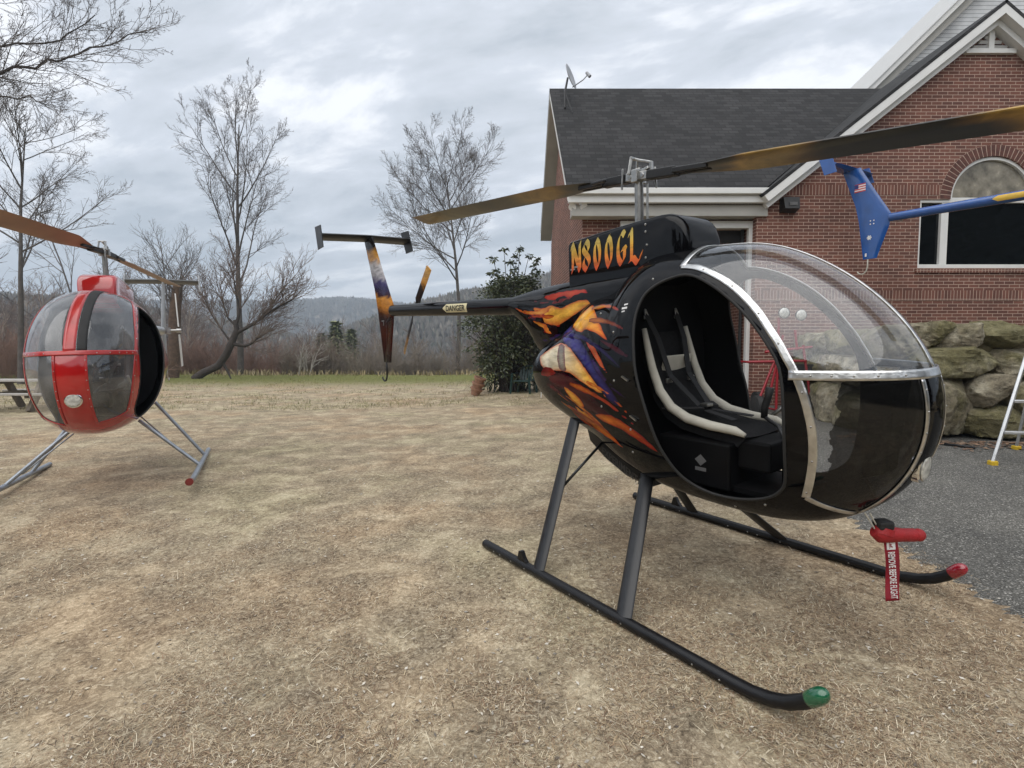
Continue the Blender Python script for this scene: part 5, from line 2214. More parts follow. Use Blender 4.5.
for px in (573.5, 582.5):
    c = at(px, 206, 11.45)
    dl = np.array([-.35 if px < 577 else .25, -.8, -.45])
    dl /= np.linalg.norm(dl)
    mb = MB()
    mb.tube([c - dl * .12, c - dl * .02, c + dl * .08, c + dl * .10], [.03, .06, .085, .08], 14)
    build('lamp_head', mb, M_['trim_white'], lamp2, smooth=True, angle=40)
# satellite dish
mat('dish_grey', (.33, .34, .36), .5, 0, .1, 8)
dc = at(569.5, 77, 14.2)
foot = at(565, 108, 13.9)
dish = empty('satellite_dish', foot)
tag(dish, 'grey satellite dish on a short mast at the left end of the shingle roof', 'satellite dish')
dn_ = np.array([.86, -.42, .30])
dn_ /= np.linalg.norm(dn_)
e1, e2, _ = frame_from(dn_)
mb = MB()
rr = []
for r in (.30, .24, .16, .08, .01):
    rr.append([dc + dn_ * (.55 * r * r) + r * (e1 * math.cos(t) * .92 + e2 * math.sin(t) * 1.05) for t in np.linspace(0, 2 * PI, 28, endpoint=False)])
mb.rings(rr, caps=False)
ds = build('reflector', mb, M_['dish_grey'], dish, smooth=True)
s_ = ds.modifiers.new('thickness', 'SOLIDIFY')
s_.thickness = .012
mb = MB()
mb.tube([foot, at(565, 92, 14.0), dc - dn_ * .05], .026, 8)
mb.tube([at(565, 92, 14.0), at(572.5, 113, 13.75)], .014, 6)
build('mast', mb, M_['lamp_black'], dish)
mb = MB()
mb.tube([dc - e2 * .28, at(583, 80, 13.9), at(588, 74.5, 13.9)], .014, 6)
mb.tube([at(586.5, 72.5, 13.9), at(590, 76.5, 13.85)], [.035, .045], 8)
build('feed_arm', mb, M_['dish_grey'], dish)

# ------------------------------------------------------------------ boulder wall and raised lawn
def mat_rock(name='mossy_rock'):
    m, nt = nodes_of(name)
    out = N(nt, 'ShaderNodeOutputMaterial')
    b = N(nt, 'ShaderNodeBsdfPrincipled')
    b.inputs['Roughness'].default_value = .92
    L(nt, b, 'BSDF', out, 'Surface')
    tc = N(nt, 'ShaderNodeTexCoord')

    def noise(s, d=8, r=.65):
        n = N(nt, 'ShaderNodeTexNoise')
        n.inputs['Scale'].default_value = s
        n.inputs['Detail'].default_value = d
        n.inputs['Roughness'].default_value = r
        L(nt, tc, 'Object', n, 'Vector')
        return n
    a, f, mo = noise(2.6), noise(11, 10, .75), noise(1.7, 6)
    r = ramp(nt, [(.30, (.12, .100, .068)), (.47, (.33, .285, .20)), (.66, (.60, .55, .42))])
    L(nt, a, 'Fac', r, 'Fac')
    r2 = ramp(nt, [(.34, (.35, .35, .35)), (.46, (.85, .85, .85)), (.66, (1.35, 1.35, 1.35))])
    L(nt, f, 'Fac', r2, 'Fac')
    ml = N(nt, 'ShaderNodeMix', data_type='RGBA', blend_type='MULTIPLY')
    ml.inputs[0].default_value = 1
    L(nt, r, 'Color', ml, 6)
    L(nt, r2, 'Color', ml, 7)
    oi = N(nt, 'ShaderNodeObjectInfo')
    mo2 = N(nt, 'ShaderNodeMath', operation='MULTIPLY_ADD')
    L(nt, oi, 'Random', mo2, 0)
    mo2.inputs[1].default_value = .30
    L(nt, mo, 'Fac', mo2, 2)
    r3 = ramp(nt, [(.56, (0, 0, 0)), (.74, (1, 1, 1))])
    L(nt, mo2, 'Value', r3, 'Fac')
    mx = N(nt, 'ShaderNodeMix', data_type='RGBA')
    mth = N(nt, 'ShaderNodeMath', operation='MULTIPLY')
    L(nt, r3, 'Color', mth, 0)
    mth.inputs[1].default_value = .75
    L(nt, mth, 'Value', mx, 0)
    L(nt, ml, 2, mx, 6)
    r4 = ramp(nt, [(.3, (.075, .073, .022)), (.7, (.24, .215, .075))])
    L(nt, f, 'Fac', r4, 'Fac')
    L(nt, r4, 'Color', mx, 7)
    L(nt, mx, 2, b, 'Base Color')
    bp = N(nt, 'ShaderNodeBump')
    bp.inputs['Strength'].default_value = 1.0
    bp.inputs['Distance'].default_value = .09
    L(nt, f, 'Fac', bp, 'Height')
    L(nt, bp, 'Normal', b, 'Normal')
    return m


m_rock = mat_rock()
WTOP = float(at(960, 323, 7.0)[2])
from mathutils import noise as mnoise


def boulder(name, c, size, yaw, seed, parent, label=None):
    r = random.Random(seed)
    n = 22
    mb = MB()
    cy, sy = math.cos(yaw), math.sin(yaw)
    off = Vector((r.uniform(-50, 50), r.uniform(-50, 50), r.uniform(-50, 50)))
    nu, nv = 64, 36
    planes = []
    for _ in range(13):
        pn = Vector((r.gauss(0, 1), r.gauss(0, 1) - .4, r.gauss(0, .9))).normalized()
        planes.append((pn, r.uniform(.86, 1.12)))
    for j in range(nv + 1):
        ph = PI * j / nv
        for i in range(nu):
            th = 2 * PI * i / nu
            d = Vector((math.sin(ph) * math.cos(th), math.sin(ph) * math.sin(th), math.cos(ph)))
            # squarish stone
            k = (abs(d.x) ** 9 + abs(d.y) ** 9 + abs(d.z) ** 9) ** (-1 / 9)
            p = d * k
            for pn, po in planes:
                e_ = p.dot(pn) - po
                if e_ > 0:
                    p = p - pn * e_ * .92
            f = 1.02 + .13 * mnoise.noise(p * .8 + off) + .07 * (abs(mnoise.noise(p * 1.7 + off * 2)) - .2) - .10 * max(0, abs(mnoise.noise(p * 3.1 + off)) - .25) + .05 * mnoise.noise(p * 8 + off) + .025 * mnoise.noise(p * 19 + off)
            p = Vector((p.x * size[0] / 2, p.y * size[1] / 2, p.z * size[2] / 2)) * f
            mb.v.append((c[0] + cy * p.x - sy * p.y, c[1] + sy * p.x + cy * p.y, c[2] + p.z))
    for j in range(nv):
        for i in range(nu):
            i2 = (i + 1) % nu
            mb.face((j * nu + i, (j + 1) * nu + i, (j + 1) * nu + i2, j * nu + i2))
    return build(name, mb, m_rock, parent, smooth=True, angle=34)


wpath = [np.array(p) for p in ((5.75, 11.2), (5.45, 9.6), (5.05, 7.75), (5.35, 7.2), (6.9, 6.95), (8.3, 6.3), (9.4, 5.2))]
wl = [0]
for a, b in zip(wpath[:-1], wpath[1:]):
    wl.append(wl[-1] + float(np.hypot(*(b - a))))


def wall_at(s):
    for i in range(len(wpath) - 1):
        if s <= wl[i + 1] or i == len(wpath) - 2:
            t = (s - wl[i]) / (wl[i + 1] - wl[i])
            p = wpath[i] + (wpath[i + 1] - wpath[i]) * t
            d = wpath[i + 1] - wpath[i]
            return p, math.atan2(d[1], d[0])


swall = empty('boulder_wall', on_ground(*wpath[3]))
tag(swall, 'retaining wall of big mossy boulders between the driveway and the raised lawn', 'stone wall')
# front run placed stone by stone from the photograph, the rest by rows
front = [((925, 958), (322, 346)), ((937, 990), (324, 352)), ((987, 1040), (321, 348)),
         ((918, 1012), (345, 378)), ((1008, 1070), (349, 380)),
         ((908, 982), (376, 436)), ((980, 1018), (376, 408)), ((976, 1040), (404, 438)), ((1014, 1080), (378, 412))]
for i, ((x0, x1), (y0, y1)) in enumerate(front):
    Yd = 6.98 + (.22 if y1 < 354 else .10 if y1 < 381 else 0)
    a, b = at(x0, (y0 + y1) / 2, Yd), at(x1, (y0 + y1) / 2, Yd)
    z0, z1 = at(900, y1, Yd)[2], at(900, y0, Yd)[2]
    dpth = .75
    boulder('boulder', ((a[0] + b[0]) / 2, Yd + dpth / 2 - .05, (z0 + z1) / 2), (abs(b[0] - a[0]) * 1.0, dpth, (z1 - z0) * 1.01), rnd.uniform(-.12, .12), 20 + i, swall)
rows = ((.0, .60, .60), (.60, .48, .36), (1.05, .42, .25))
for k, (z0, h, w0) in enumerate(rows):
    s = .05 * k
    while s < wl[-1]:
        w = rnd.uniform(.75, 1.15)
        p, an = wall_at(min(s + w / 2, wl[-1]))
        infront = wl[3] - .05 < s + w / 2 < wl[4] + .55 and p[0] < 6.9
        if not (infront and p[0] > 5.25):
            gz_ = float(ground_z(p[0], p[1]))
            top = WTOP - .02
            zz = gz_ + (top - gz_) * (z0 / 1.47)
            hh = (top - gz_) * (h / 1.47)
            n_ = np.array([-math.sin(an), math.cos(an)])
            pp = p + n_ * (.18 + .08 * k)
            boulder('boulder', (pp[0], pp[1], zz + hh / 2), (w * 1.0, .7, hh * 1.02), an, rnd.randint(100, 999), swall)
        s += w
# soil/lawn behind the wall
m_terr = mat('terrace_soil', (.13, .11, .062), .95, 0, .45, 6, bump=.5, bscale=60)
poly = [p + np.array([-math.sin(wall_at(s)[1]), math.cos(wall_at(s)[1])]) * .45 for p, s in zip(wpath, wl)]
poly = [(5.95, 11.44)] + [tuple(p) for p in poly[1:]] + [(20, 4.0), (20, 11.44)]
mb = MB()
nx2 = 40
tri = tessellate_polygon([[Vector((p[0], p[1], 0)) for p in poly]])
mb.prism(poly, (0, 0, -1.2), (0, 0, WTOP - .06), ((1, 0, 0), (0, 1, 0)))
te = build('raised_lawn', mb, m_terr)
tag(te, kind='structure')


def in_poly(x, y, poly):
    P_ = np.stack([x, y], 1)
    return poly_sd(P_, poly) < -.05


n = 26000
x, y = NR.uniform(5, 16, n), NR.uniform(5.2, 11.4, n)
k = in_poly(x, y, poly)
x, y = x[k], y[k]
n = len(x)
z = np.full(n, WTOP - .06)
a = NR.random(n) * 2 * PI
ln = NR.uniform(.05, .15, n)
el_ = NR.uniform(.4, 1.4, n)
w = .004
b0 = np.stack([x - np.sin(a) * w, y + np.cos(a) * w, z], 1)
b1 = np.stack([x + np.sin(a) * w, y - np.cos(a) * w, z], 1)
tp = np.stack([x + np.cos(a) * np.cos(el_) * ln, y + np.sin(a) * np.cos(el_) * ln, z + np.sin(el_) * ln], 1)
o = fast_mesh('terrace_grass', np.stack([b0, b1, tp], 1).reshape(-1, 3), np.arange(3 * n).reshape(n, 3), 3, m_lawn)
tag(o, 'thin grass on the raised lawn above the boulders', 'ground cover', None, 'stuff')
# dead leaves at the foot of the wall
n = 900
s = NR.uniform(wl[2], wl[5], n)
pts = np.array([wall_at(q_)[0] for q_ in s])
ang = np.array([wall_at(q_)[1] for q_ in s])
off = NR.exponential(.16, n) - .05
x = pts[:, 0] + np.sin(ang) * (off + .22)
y = pts[:, 1] - np.cos(ang) * (off + .22)
z = ground_z(x, y) + .020
a = NR.random(n) * 2 * PI
r_ = NR.uniform(.02, .045, n)
tl = NR.normal(0, .4, n)
V = np.stack([np.stack([x + r_ * np.cos(a + k * PI / 2) * (1 if k % 2 else .6), y + r_ * np.sin(a + k * PI / 2) * (1 if k % 2 else .6), z + .012 * np.abs(np.sin(a * 3 + k))], 1) for k in range(4)], 1).reshape(-1, 3)
o = fast_mesh('fallen_leaves', V, np.arange(4 * n).reshape(n, 4), 4, mat_island('dead_leaf', [(.16, .085, .05), (.26, .17, .11), (.11, .06, .04), (.33, .24, .17)], .8))
tag(o, 'brown fallen leaves along the foot of the boulder wall', 'leaves', None, 'stuff')
mb = MB()
a, b = G(944, 446.5), G(975, 450.5)
mb.tube([a + (0, 0, .03), (a + b) / 2 + (0, .02, .035), b + (0, 0, .03)], .016, 8)
o = build('pipe', mb, M_['satin_black'], None, smooth=True, origin=a)
tag(o, 'short black pipe lying on the asphalt at the foot of the boulder wall', 'pipe')

# ------------------------------------------------------------------ ladder
mat('ladder_alu', (.60, .61, .62), .35, .8, .1, 12)
mat('ladder_yellow', (.55, .36, .02), .5, 0, .1, 12)
f0 = G(992.5, 466)
lad = empty('stepladder', f0)
tag(lad, 'aluminium stepladder with yellow feet on the driveway at the boulder wall', 'ladder')
wdir = np.array([.97, -.22, 0])
wdir /= np.linalg.norm(wdir)
back = np.array([.80, .60, 0])
H_ = 2.0
gA = f0 + np.array([0, 0, .03])
gB = gA + wdir * .58
gB[2] = ground_z(gB[0], gB[1]) + .03
tA = at(1058, 256, f0[1] + .12)
tB = tA + wdir * .34
mb = MB()
mb.bar(gA, tA, .030, .070, up=back)
mb.bar(gB, tB, .030, .070, up=back)
build('front_rail', mb, M_['ladder_alu'], lad, bevel=.006)
for i in range(1, 6):
    t = .150 * i + .0
    mb = MB()
    a, b = gA + (tA - gA) * t, gB + (tB - gB) * t
    mb.bar(a, b, .085, .032)
    build('step', mb, M_['ladder_alu'], lad, bevel=.006)
rA_, rB_ = gA + back * 1.15 - wdir * .02, gB + back * 1.15 + wdir * .02
for p_ in (rA_, rB_):
    p_[2] = ground_z(p_[0], p_[1]) + .03
mb = MB()
mb.bar(rA_, tA + back * .06, .025, .05, up=back)
mb.bar(rB_, tB + back * .06, .025, .05, up=back)
for t in (.2, .5, .8):
    mb.bar(rA_ + (tA - rA_) * t, rB_ + (tB - rB_) * t, .025)
build('rear_frame', mb, M_['ladder_alu'], lad)
mb = MB()
mb.bar(tA - wdir * .03 + back * .03, tB + wdir * .03 + back * .03, .16, .05)
build('top_cap', mb, M_['ladder_yellow'], lad, bevel=.01)
for p_ in (gA, gB, rA_, rB_):
    mb = MB()
    mb.box(p_ + np.array([0, 0, .0]), (.07, .075, .06))
    build('foot', mb, M_['ladder_yellow'], lad, bevel=.012)

# ------------------------------------------------------------------ red tubular cart in front of the brick wall
mat('cart_red', (.26, .012, .020), .35, 0, .15, 10, coat=.4)
cp = on_ground(4.45, 9.7)
cart = empty('tube_frame_cart', cp)
tag(cart, 'red tube frame cart with two round lamps by the brick wall, behind the black canopy', 'cart')
qq = lambda px, py, Y=9.7: at(px, py, Y)
mb = MB()
for a, b in (((748, 362), (806, 361)), ((765, 352), (812, 347)), ((779, 318), (776, 410)), ((803, 345), (812, 410)), ((766, 410), (783, 335)), ((795, 330), (797, 350)), ((788, 352), (805, 410)), ((757, 405), (779, 350))):
    mb.tube([qq(*a), qq(*b)], .024, 8)
for a in ((748, 362), (806, 361), (776, 410), (812, 410)):
    p_ = qq(*a)
    mb.tube([p_, p_ + np.array([0, .75, 0])], .02, 8)
mb.tube([qq(748, 362, 10.45), qq(806, 361, 10.45)], .022, 8)
build('frame', mb, M_['cart_red'], cart, smooth=True, angle=50)
for px, py in ((784, 313), (801, 315)):
    c = qq(px, py, 9.62)
    mb = MB()
    mb.tube([c + (0, .14, 0), c + (0, .04, 0), c, c - (0, .015, 0)], [.05, .09, .105, .10], 20)
    hl = build('headlamp', mb, M_['chrome'], cart, smooth=True, angle=40)
    mb = MB()
    mb.ell(c - (0, .01, 0), (.092, .03, .092), 18, 8)
    build('lens', mb, M_['lens'], hl, smooth=True)
for px in (757, 808):
    for dy in (0, .8):
        c = qq(px, 405, 9.7 + dy)
        c[2] = ground_z(c[0], c[1]) + .20
        mb = MB()
        mb.tube([c + (-.07, 0, 0), c + (-.05, 0, 0), c + (.05, 0, 0), c + (.07, 0, 0)], [.14, .20, .20, .14], 20)
        build('wheel', mb, M_['rubber'], cart, smooth=True, angle=40)
mb = MB()
mb.box(qq(795, 372, 9.95), (.5, .5, .30))
build('engine', mb, M_['dark_metal'], cart, bevel=.04)

# ------------------------------------------------------------------ picnic table, chair, pots, stake
mat('weathered_wood', (.17, .145, .115), .85, 0, .3, 9, bump=.4, bscale=50)
mat('grey_board', (.34, .32, .29), .8, 0, .2, 9, bump=.3, bscale=50)
YT = 13.8
tc_ = at(22, 408, YT)
tz = float(ground_z(tc_[0], tc_[1]))
ptab = empty('picnic_table', (tc_[0], YT, tz))
tag(ptab, 'weathered wooden picnic table on the grass behind the red helicopter', 'picnic table')
for i in range(5):
    mb = MB()
    mb.box((tc_[0] + .12, YT - .32 + i * .16, tz + .745), (2.3, .14, .042))
    build('tabletop_board', mb, M_['grey_board'], ptab, bevel=.006)
for dy in (-.72, .72):
    mb = MB()
    for k in (-.08, .08):
        mb.box((tc_[0] + .12, YT + dy + k, tz + .44), (2.3, .145, .042))
    build('bench', mb, M_['grey_board'], ptab, bevel=.006)
for dx in (-.55, .75):
    for s_ in (-1, 1):
        mb = MB()
        mb.bar((tc_[0] + dx, YT + s_ * .62, tz), (tc_[0] + dx, YT + s_ * .22, tz + .72), .09, .15, up=(0, 1, 0))
        build('leg', mb, M_['weathered_wood'], ptab)
    mb = MB()
    mb.box((tc_[0] + dx + .07, YT, tz + .40), (.045, 1.6, .10))
    mb.box((tc_[0] + dx + .07, YT, tz + .70), (.045, .8, .09))
    build('crossbeam', mb, M_['weathered_wood'], ptab)

mat('chair_green', (.012, .042, .040), .4, 0, .15, 10)
YC = 17.2
cc_ = at(524, 394, YC)
cz = float(ground_z(cc_[0], YC))
ch = empty('garden_chair', (cc_[0], YC, cz))
tag(ch, 'dark green plastic garden chair standing under the evergreen shrub', 'chair')
cy = lambda x, y, z: (cc_[0] + .92 * x + .40 * y, YC - .40 * x + .92 * y, cz + z)
mb = MB()
mb.prism([cy(-.26, -.28, 0)[:2], cy(.26, -.28, 0)[:2], cy(.24, .24, 0)[:2], cy(-.24, .24, 0)[:2]], (0, 0, .035), (0, 0, cz + .38), ((1, 0, 0), (0, 1, 0)))
build('seat', mb, M_['chair_green'], ch, bevel=.01)
mb = MB()
for i in range(6):
    x = -.225 + i * .09
    mb.bar(cy(x, .24, .38), cy(x * 1.1, .40, .84 - .3 * x * x), .065, .02, up=(0, 1, 0))
mb.tube([cy(-.28, .25, .40), cy(-.29, .38, .76), cy(-.18, .42, .86), cy(.18, .42, .86), cy(.29, .38, .76), cy(.28, .25, .40)], .025, 8)
build('backrest', mb, M_['chair_green'], ch)
for s_ in (-1, 1):
    mb = MB()
    mb.tube([cy(s_ * .30, .34, .64), cy(s_ * .32, .0, .63), cy(s_ * .32, -.24, .62), cy(s_ * .31, -.28, .56)], .03, 8, flat=.6)
    build('armrest', mb, M_['chair_green'], ch, smooth=True)
    for y_, zt in ((-.29, .60), (.30, .42)):
        mb = MB()
        mb.bar(cy(s_ * .33, y_ - .04, 0), cy(s_ * .29, y_, zt), .055, .045)
        build('leg', mb, M_['chair_green'], ch)

mat('terracotta', (.25, .135, .085), .8, 0, .2, 14, bump=.2)
YP = 17.0
pp_ = at(476, 391, YP)
pz = float(ground_z(pp_[0], YP))
pax = at(484, 372, YP) - at(471, 390, YP)
pax = np.array([.15, .15, .95])
for i in range(3):
    base = np.array([pp_[0] - .04 + .055 * i, YP, pz + .02 + .17 * i])
    d_ = np.array([.30, -.1, .95])
    d_ /= np.linalg.norm(d_)
    mb = MB()
    R0 = .15 + .01 * (i % 2)
    mb.tube([base, base + d_ * .17, base + d_ * .17, base + d_ * .235, base + d_ * .235, base + d_ * .02], [R0 * .85, R0 * 1.12, R0 * 1.28, R0 * 1.32, R0 * 1.12, R0 * .75], 22)
    o = build('flower_pot', mb, M_['terracotta'], None, smooth=True, angle=30, origin=base)
    tag(o, ['lowest terracotta pot of the leaning stack beside the shrub', 'middle terracotta pot of the leaning stack beside the shrub', 'top terracotta pot of the leaning stack beside the shrub'][i], 'flower pot', 'stacked terracotta pots')
YS = 15.5
sk = at(541, 400, YS)
mb = MB()
z0 = float(ground_z(sk[0], YS))
mb.bar((sk[0], YS, z0 - .05), (sk[0] + .01, YS, at(541, 386, YS)[2]), .045, .02)
o = build('stake', mb, M_['white_paint'], None, origin=(sk[0], YS, z0))
tag(o, 'thin white stake in the grass below the black helicopter tail cone', 'stake')

# ------------------------------------------------------------------ trees
mat('bark_grey', (.085, .075, .068), .9, 0, .3, 6, bump=.5, bscale=40)
mat('bark_dark', (.045, .036, .031), .9, 0, .3, 6, bump=.5, bscale=40)
mat('twig_grey', (.12, .105, .098), .9, 0, .2, 3)
mat('twig_brown', (.16, .12, .10), .9, 0, .25, 3)
mat('bark_brown', (.10, .065, .045), .9, 0, .3, 6, bump=.5, bscale=30)
mat('birch_white', (.38, .35, .31), .85, 0, .2, 8)


def walk(r, p, d, length, n, wob, up):
    pts = [np.array(p, float)]
    d = np.array(d, float)
    d /= np.linalg.norm(d)
    for i in range(n):
        d = d + np.array([r.gauss(0, wob), r.gauss(0, wob), r.gauss(0, wob) + up])
        d /= np.linalg.norm(d)
        pts.append(pts[-1] + d * (length / n))
    return pts, d


def side_dir(r, d, ang):
    a, b, d = frame_from(d)
    t = r.uniform(0, 2 * PI)
    return d * math.cos(ang) + (a * math.cos(t) + b * math.sin(t)) * math.sin(ang)


class Tubes:
    """many tapered tubes collected as numpy arrays"""

    def __init__(self):
        self.V, self.F, self.n = [], [], 0

    def add(self, pts, rad, k):
        P = np.array(pts)
        D = np.gradient(P, axis=0)
        D /= np.linalg.norm(D, axis=1, keepdims=True) + 1e-9
        up = np.array([.31, .42, .85]) if abs(D[0][2]) < .9 else np.array([1., .2, 0])
        A = np.cross(up, D)
        A /= np.linalg.norm(A, axis=1, keepdims=True) + 1e-9
        B = np.cross(D, A)
        t = np.arange(k) * 2 * PI / k
        R_ = np.asarray(rad)[:, None, None]
        ring = P[:, None, :] + R_ * (np.cos(t)[None, :, None] * A[:, None, :] + np.sin(t)[None, :, None] * B[:, None, :])
        m = len(P)
        self.V.append(ring.reshape(-1, 3))
        i = np.arange((m - 1) * k).reshape(m - 1, k)
        j = np.roll(i, -1, 1)
        self.F.append((np.stack([i, j, j + k, i + k], -1) + self.n).reshape(-1, 4))
        self.n += m * k

    def obj(self, name, m, parent=None, off=None):
        V = np.concatenate(self.V)
        if off is not None:
            V = V - off
        return fast_mesh(name, V, np.concatenate(self.F), 4, m, parent=parent, smooth=True)


def grow(r, wood, twig, p, d, length, rad, lvl, spec):
    n = max(3, int(spec['seg'][lvl]))
    pts, de = walk(r, p, d, length, n, spec['wob'][lvl], spec['up'][lvl])
    r1 = max(rad * spec['taper'][lvl], spec['rmin'])
    rr = np.linspace(rad, r1, n + 1)
    (wood if lvl < spec['woodlvl'] else twig).add(pts, rr, 7 if lvl == 0 else 5 if lvl == 1 else 3)
    if lvl + 1 >= len(spec['seg']):
        return
    nb = spec['nb'][lvl]
    nb = r.randint(int(nb * .8), int(nb * 1.2 + .99))
    for i in range(nb):
        f = spec['from'][lvl] + (1 - spec['from'][lvl]) * ((i + r.random()) / nb)
        k = min(int(f * n), n - 1)
        q = f * n - k
        bp = pts[k] * (1 - q) + pts[k + 1] * q
        dd = pts[k + 1] - pts[k]
        ang = r.uniform(*spec['ang'][lvl])
        nl = length * r.uniform(*spec['len'][lvl]) * (1.15 - .65 * f if lvl > 0 else spec.get('tprof', lambda f: 1.1 - .5 * f)(f))
        nr = max(min(rr[k] * .75, rad * spec['rk'][lvl] * (1 - .5 * f) + spec['rmin']), spec['rmin'])
        grow(r, wood, twig, bp, side_dir(r, dd, ang), nl, nr, lvl + 1, spec)


def bare_tree(name, label, base, height, spec, seed, mats_, rad, lean=(0, 0), group=None, cat='tree'):
    r = random.Random(seed)
    t = empty(name, base)
    tag(t, label, cat, group)
    w, tw = Tubes(), Tubes()
    b = np.array(base, float)
    grow(r, w, tw, b - (0, 0, .2), (lean[0], lean[1], 1), height, rad, 0, spec)
    w.obj('trunk', mats_[0], t, b)
    tw.obj('crown', mats_[1], t, b)
    return t


VASE = dict(seg=(14, 9, 7, 5, 4), wob=(.02, .045, .075, .10, .12), up=(.015, .055, .045, .04, .03), taper=(.12, .12, .2, .4, .6), rmin=.0055, woodlvl=2,
            nb=(15, 9, 9, 5), **{'from': (.33, .25, .15, .12)}, ang=((.42, .78), (.35, .80), (.4, .85), (.4, 1.0)), len=((.48, .62), (.36, .54), (.34, .54), (.4, .65)), rk=(.36, .36, .42, .5),
            tprof=lambda f: 1.05 - .62 * f)
ROUND = dict(VASE, nb=(16, 11, 9, 5), ang=((.6, 1.1), (.35, .8), (.4, .85), (.4, 1.0)), len=((.50, .64), (.38, .56), (.36, .56), (.4, .65)), up=(.01, .045, .035, .03, .03), tprof=lambda f: 1.08 - .62 * f)
SMALL = dict(seg=(9, 6, 5, 4), wob=(.035, .06, .09, .12), up=(.02, .03, .03, .03), taper=(.25, .25, .4, .5), rmin=.006, woodlvl=2, nb=(14, 7, 5), **{'from': (.25, .2, .15)},
             ang=((.4, .85), (.4, .85), (.4, .9)), len=((.38, .55), (.4, .6), (.4, .7)), rk=(.45, .5, .5), tprof=lambda f: 1.1 - .7 * f)


def foot_at(px, Y):
    x = float(at(px, 372, Y)[0])
    return np.array([x, Y, float(ground_z(x, Y))])


def tree_h(py_top, Y, b):
    return float(at(300, py_top, Y)[2] - b[2])


b = foot_at(240, 33.2)
bare_tree('bare_tree', 'tallest bare grey tree with upswept limbs behind the leaning dark trunk', b, tree_h(72, 33, b) * .85, VASE, 1, (M_['bark_grey'], M_['twig_grey']), .20, (.01, 0))
b = foot_at(457, 35.5)
bare_tree('bare_tree', 'bare grey tree with a round spreading crown over the black tail boom', b, tree_h(116, 35.5, b) * .82, ROUND | {'from': (.47, .15, .15, .12)}, 2, (M_['bark_grey'], M_['twig_grey']), .17, (.0, 0))
b = foot_at(20, 24)
bare_tree('bare_tree', 'bare forked tree rising behind the red helicopter rotor blade', b, tree_h(118, 24, b), ROUND | {'from': (.42, .15, .12, .1), 'nb': (12, 8, 7, 4)}, 21, (M_['bark_grey'], M_['twig_grey']), .14, (.03, 0))
b = foot_at(95, 44)
bare_tree('bare_tree', 'thin pale bare tree far behind the red helicopter', b, tree_h(215, 44, b), SMALL, 33, (M_['twig_grey'], M_['twig_grey']), .12)
b = foot_at(-30, 28)
bare_tree('bare_tree', 'bare tree at the edge of the photo behind the red blade', b, tree_h(150, 28, b), SMALL, 35, (M_['bark_dark'], M_['twig_grey']), .14)
b = foot_at(178, 46)
bare_tree('bare_tree', 'thin bare tree behind the broken brown trunk', b, tree_h(238, 46, b), SMALL, 37, (M_['twig_grey'], M_['twig_grey']), .12)
# big tree beyond the frame whose long limbs reach into the top left of the sky
r = random.Random(3)
b = foot_at(-560, 15.0)
t = empty('bare_tree', b)
tag(t, 'large bare tree at the upper left whose long limbs reach over the sky', 'tree')
w, tw = Tubes(), Tubes()
trunk = [b + (0, 0, -.2), b + (.1, 0, 3), b + (.3, 0, 6.0), b + (.4, 0, 9.5), b + (.5, 0, 13.5)]
w.add(trunk, [.38, .34, .30, .22, .08], 10)
limb_spec = dict(seg=(5, 6, 5, 4, 3), wob=(.05, .06, .09, .11, .12), up=(0, .04, .04, .03, .03), taper=(.3, .25, .4, .5, .5), rmin=.004, woodlvl=2, nb=(7, 6, 5, 4), **{'from': (.1, .12, .15, .1)},
                 ang=((.5, .9), (.35, .8), (.4, .9), (.4, .9)), len=((.3, .5), (.4, .62), (.4, .65), (.4, .7)), rk=(.5, .5, .5, .5))
for px_list, h0, rad in ((((-300, 130), (-150, 105), (-20, 78), (25, 66), (70, 58), (110, 44), (148, 32)), 7.0, .075), (((-300, 90), (-120, 50), (0, 46), (60, 40), (95, 15)), 8.5, .06), (((-320, 190), (-150, 140), (-20, 95), (30, 98), (48, 108)), 5.8, .045), (((-250, 30), (-100, 5), (0, 0), (40, -25)), 9.5, .06)):
    pts = [b + (.3, 0, h0)] + [at(px, py, 15.0 + .25 * i) for i, (px, py) in enumerate(px_list)]
    fine = []
    for i in range(len(pts) - 1):
        for q_ in np.linspace(0, 1, 4, endpoint=False):
            fine.append(pts[i] * (1 - q_) + pts[i + 1] * q_ + np.array([r.gauss(0, .03), r.gauss(0, .03), r.gauss(0, .04)]))
    fine.append(pts[-1])
    rr = np.linspace(rad, .012, len(fine))
    w.add(fine, rr, 6)
    for i in range(4, len(fine) - 1):
        for _ in range(2):
            d = fine[i + 1] - fine[i]
            dd = side_dir(r, d, r.uniform(.45, .95)) + np.array([.15, 0, .25])
            grow(r, tw, tw, fine[i], dd, r.uniform(.9, 2.2) * (1.15 - .5 * i / len(fine)), max(rr[i] * .35, .008), 1, limb_spec | {'nb': (6, 5, 3, 3), 'rmin': .0038})
w.obj('trunk', M_['bark_dark'], t, b)
tw.obj('crown', M_['twig_grey'], t, b)

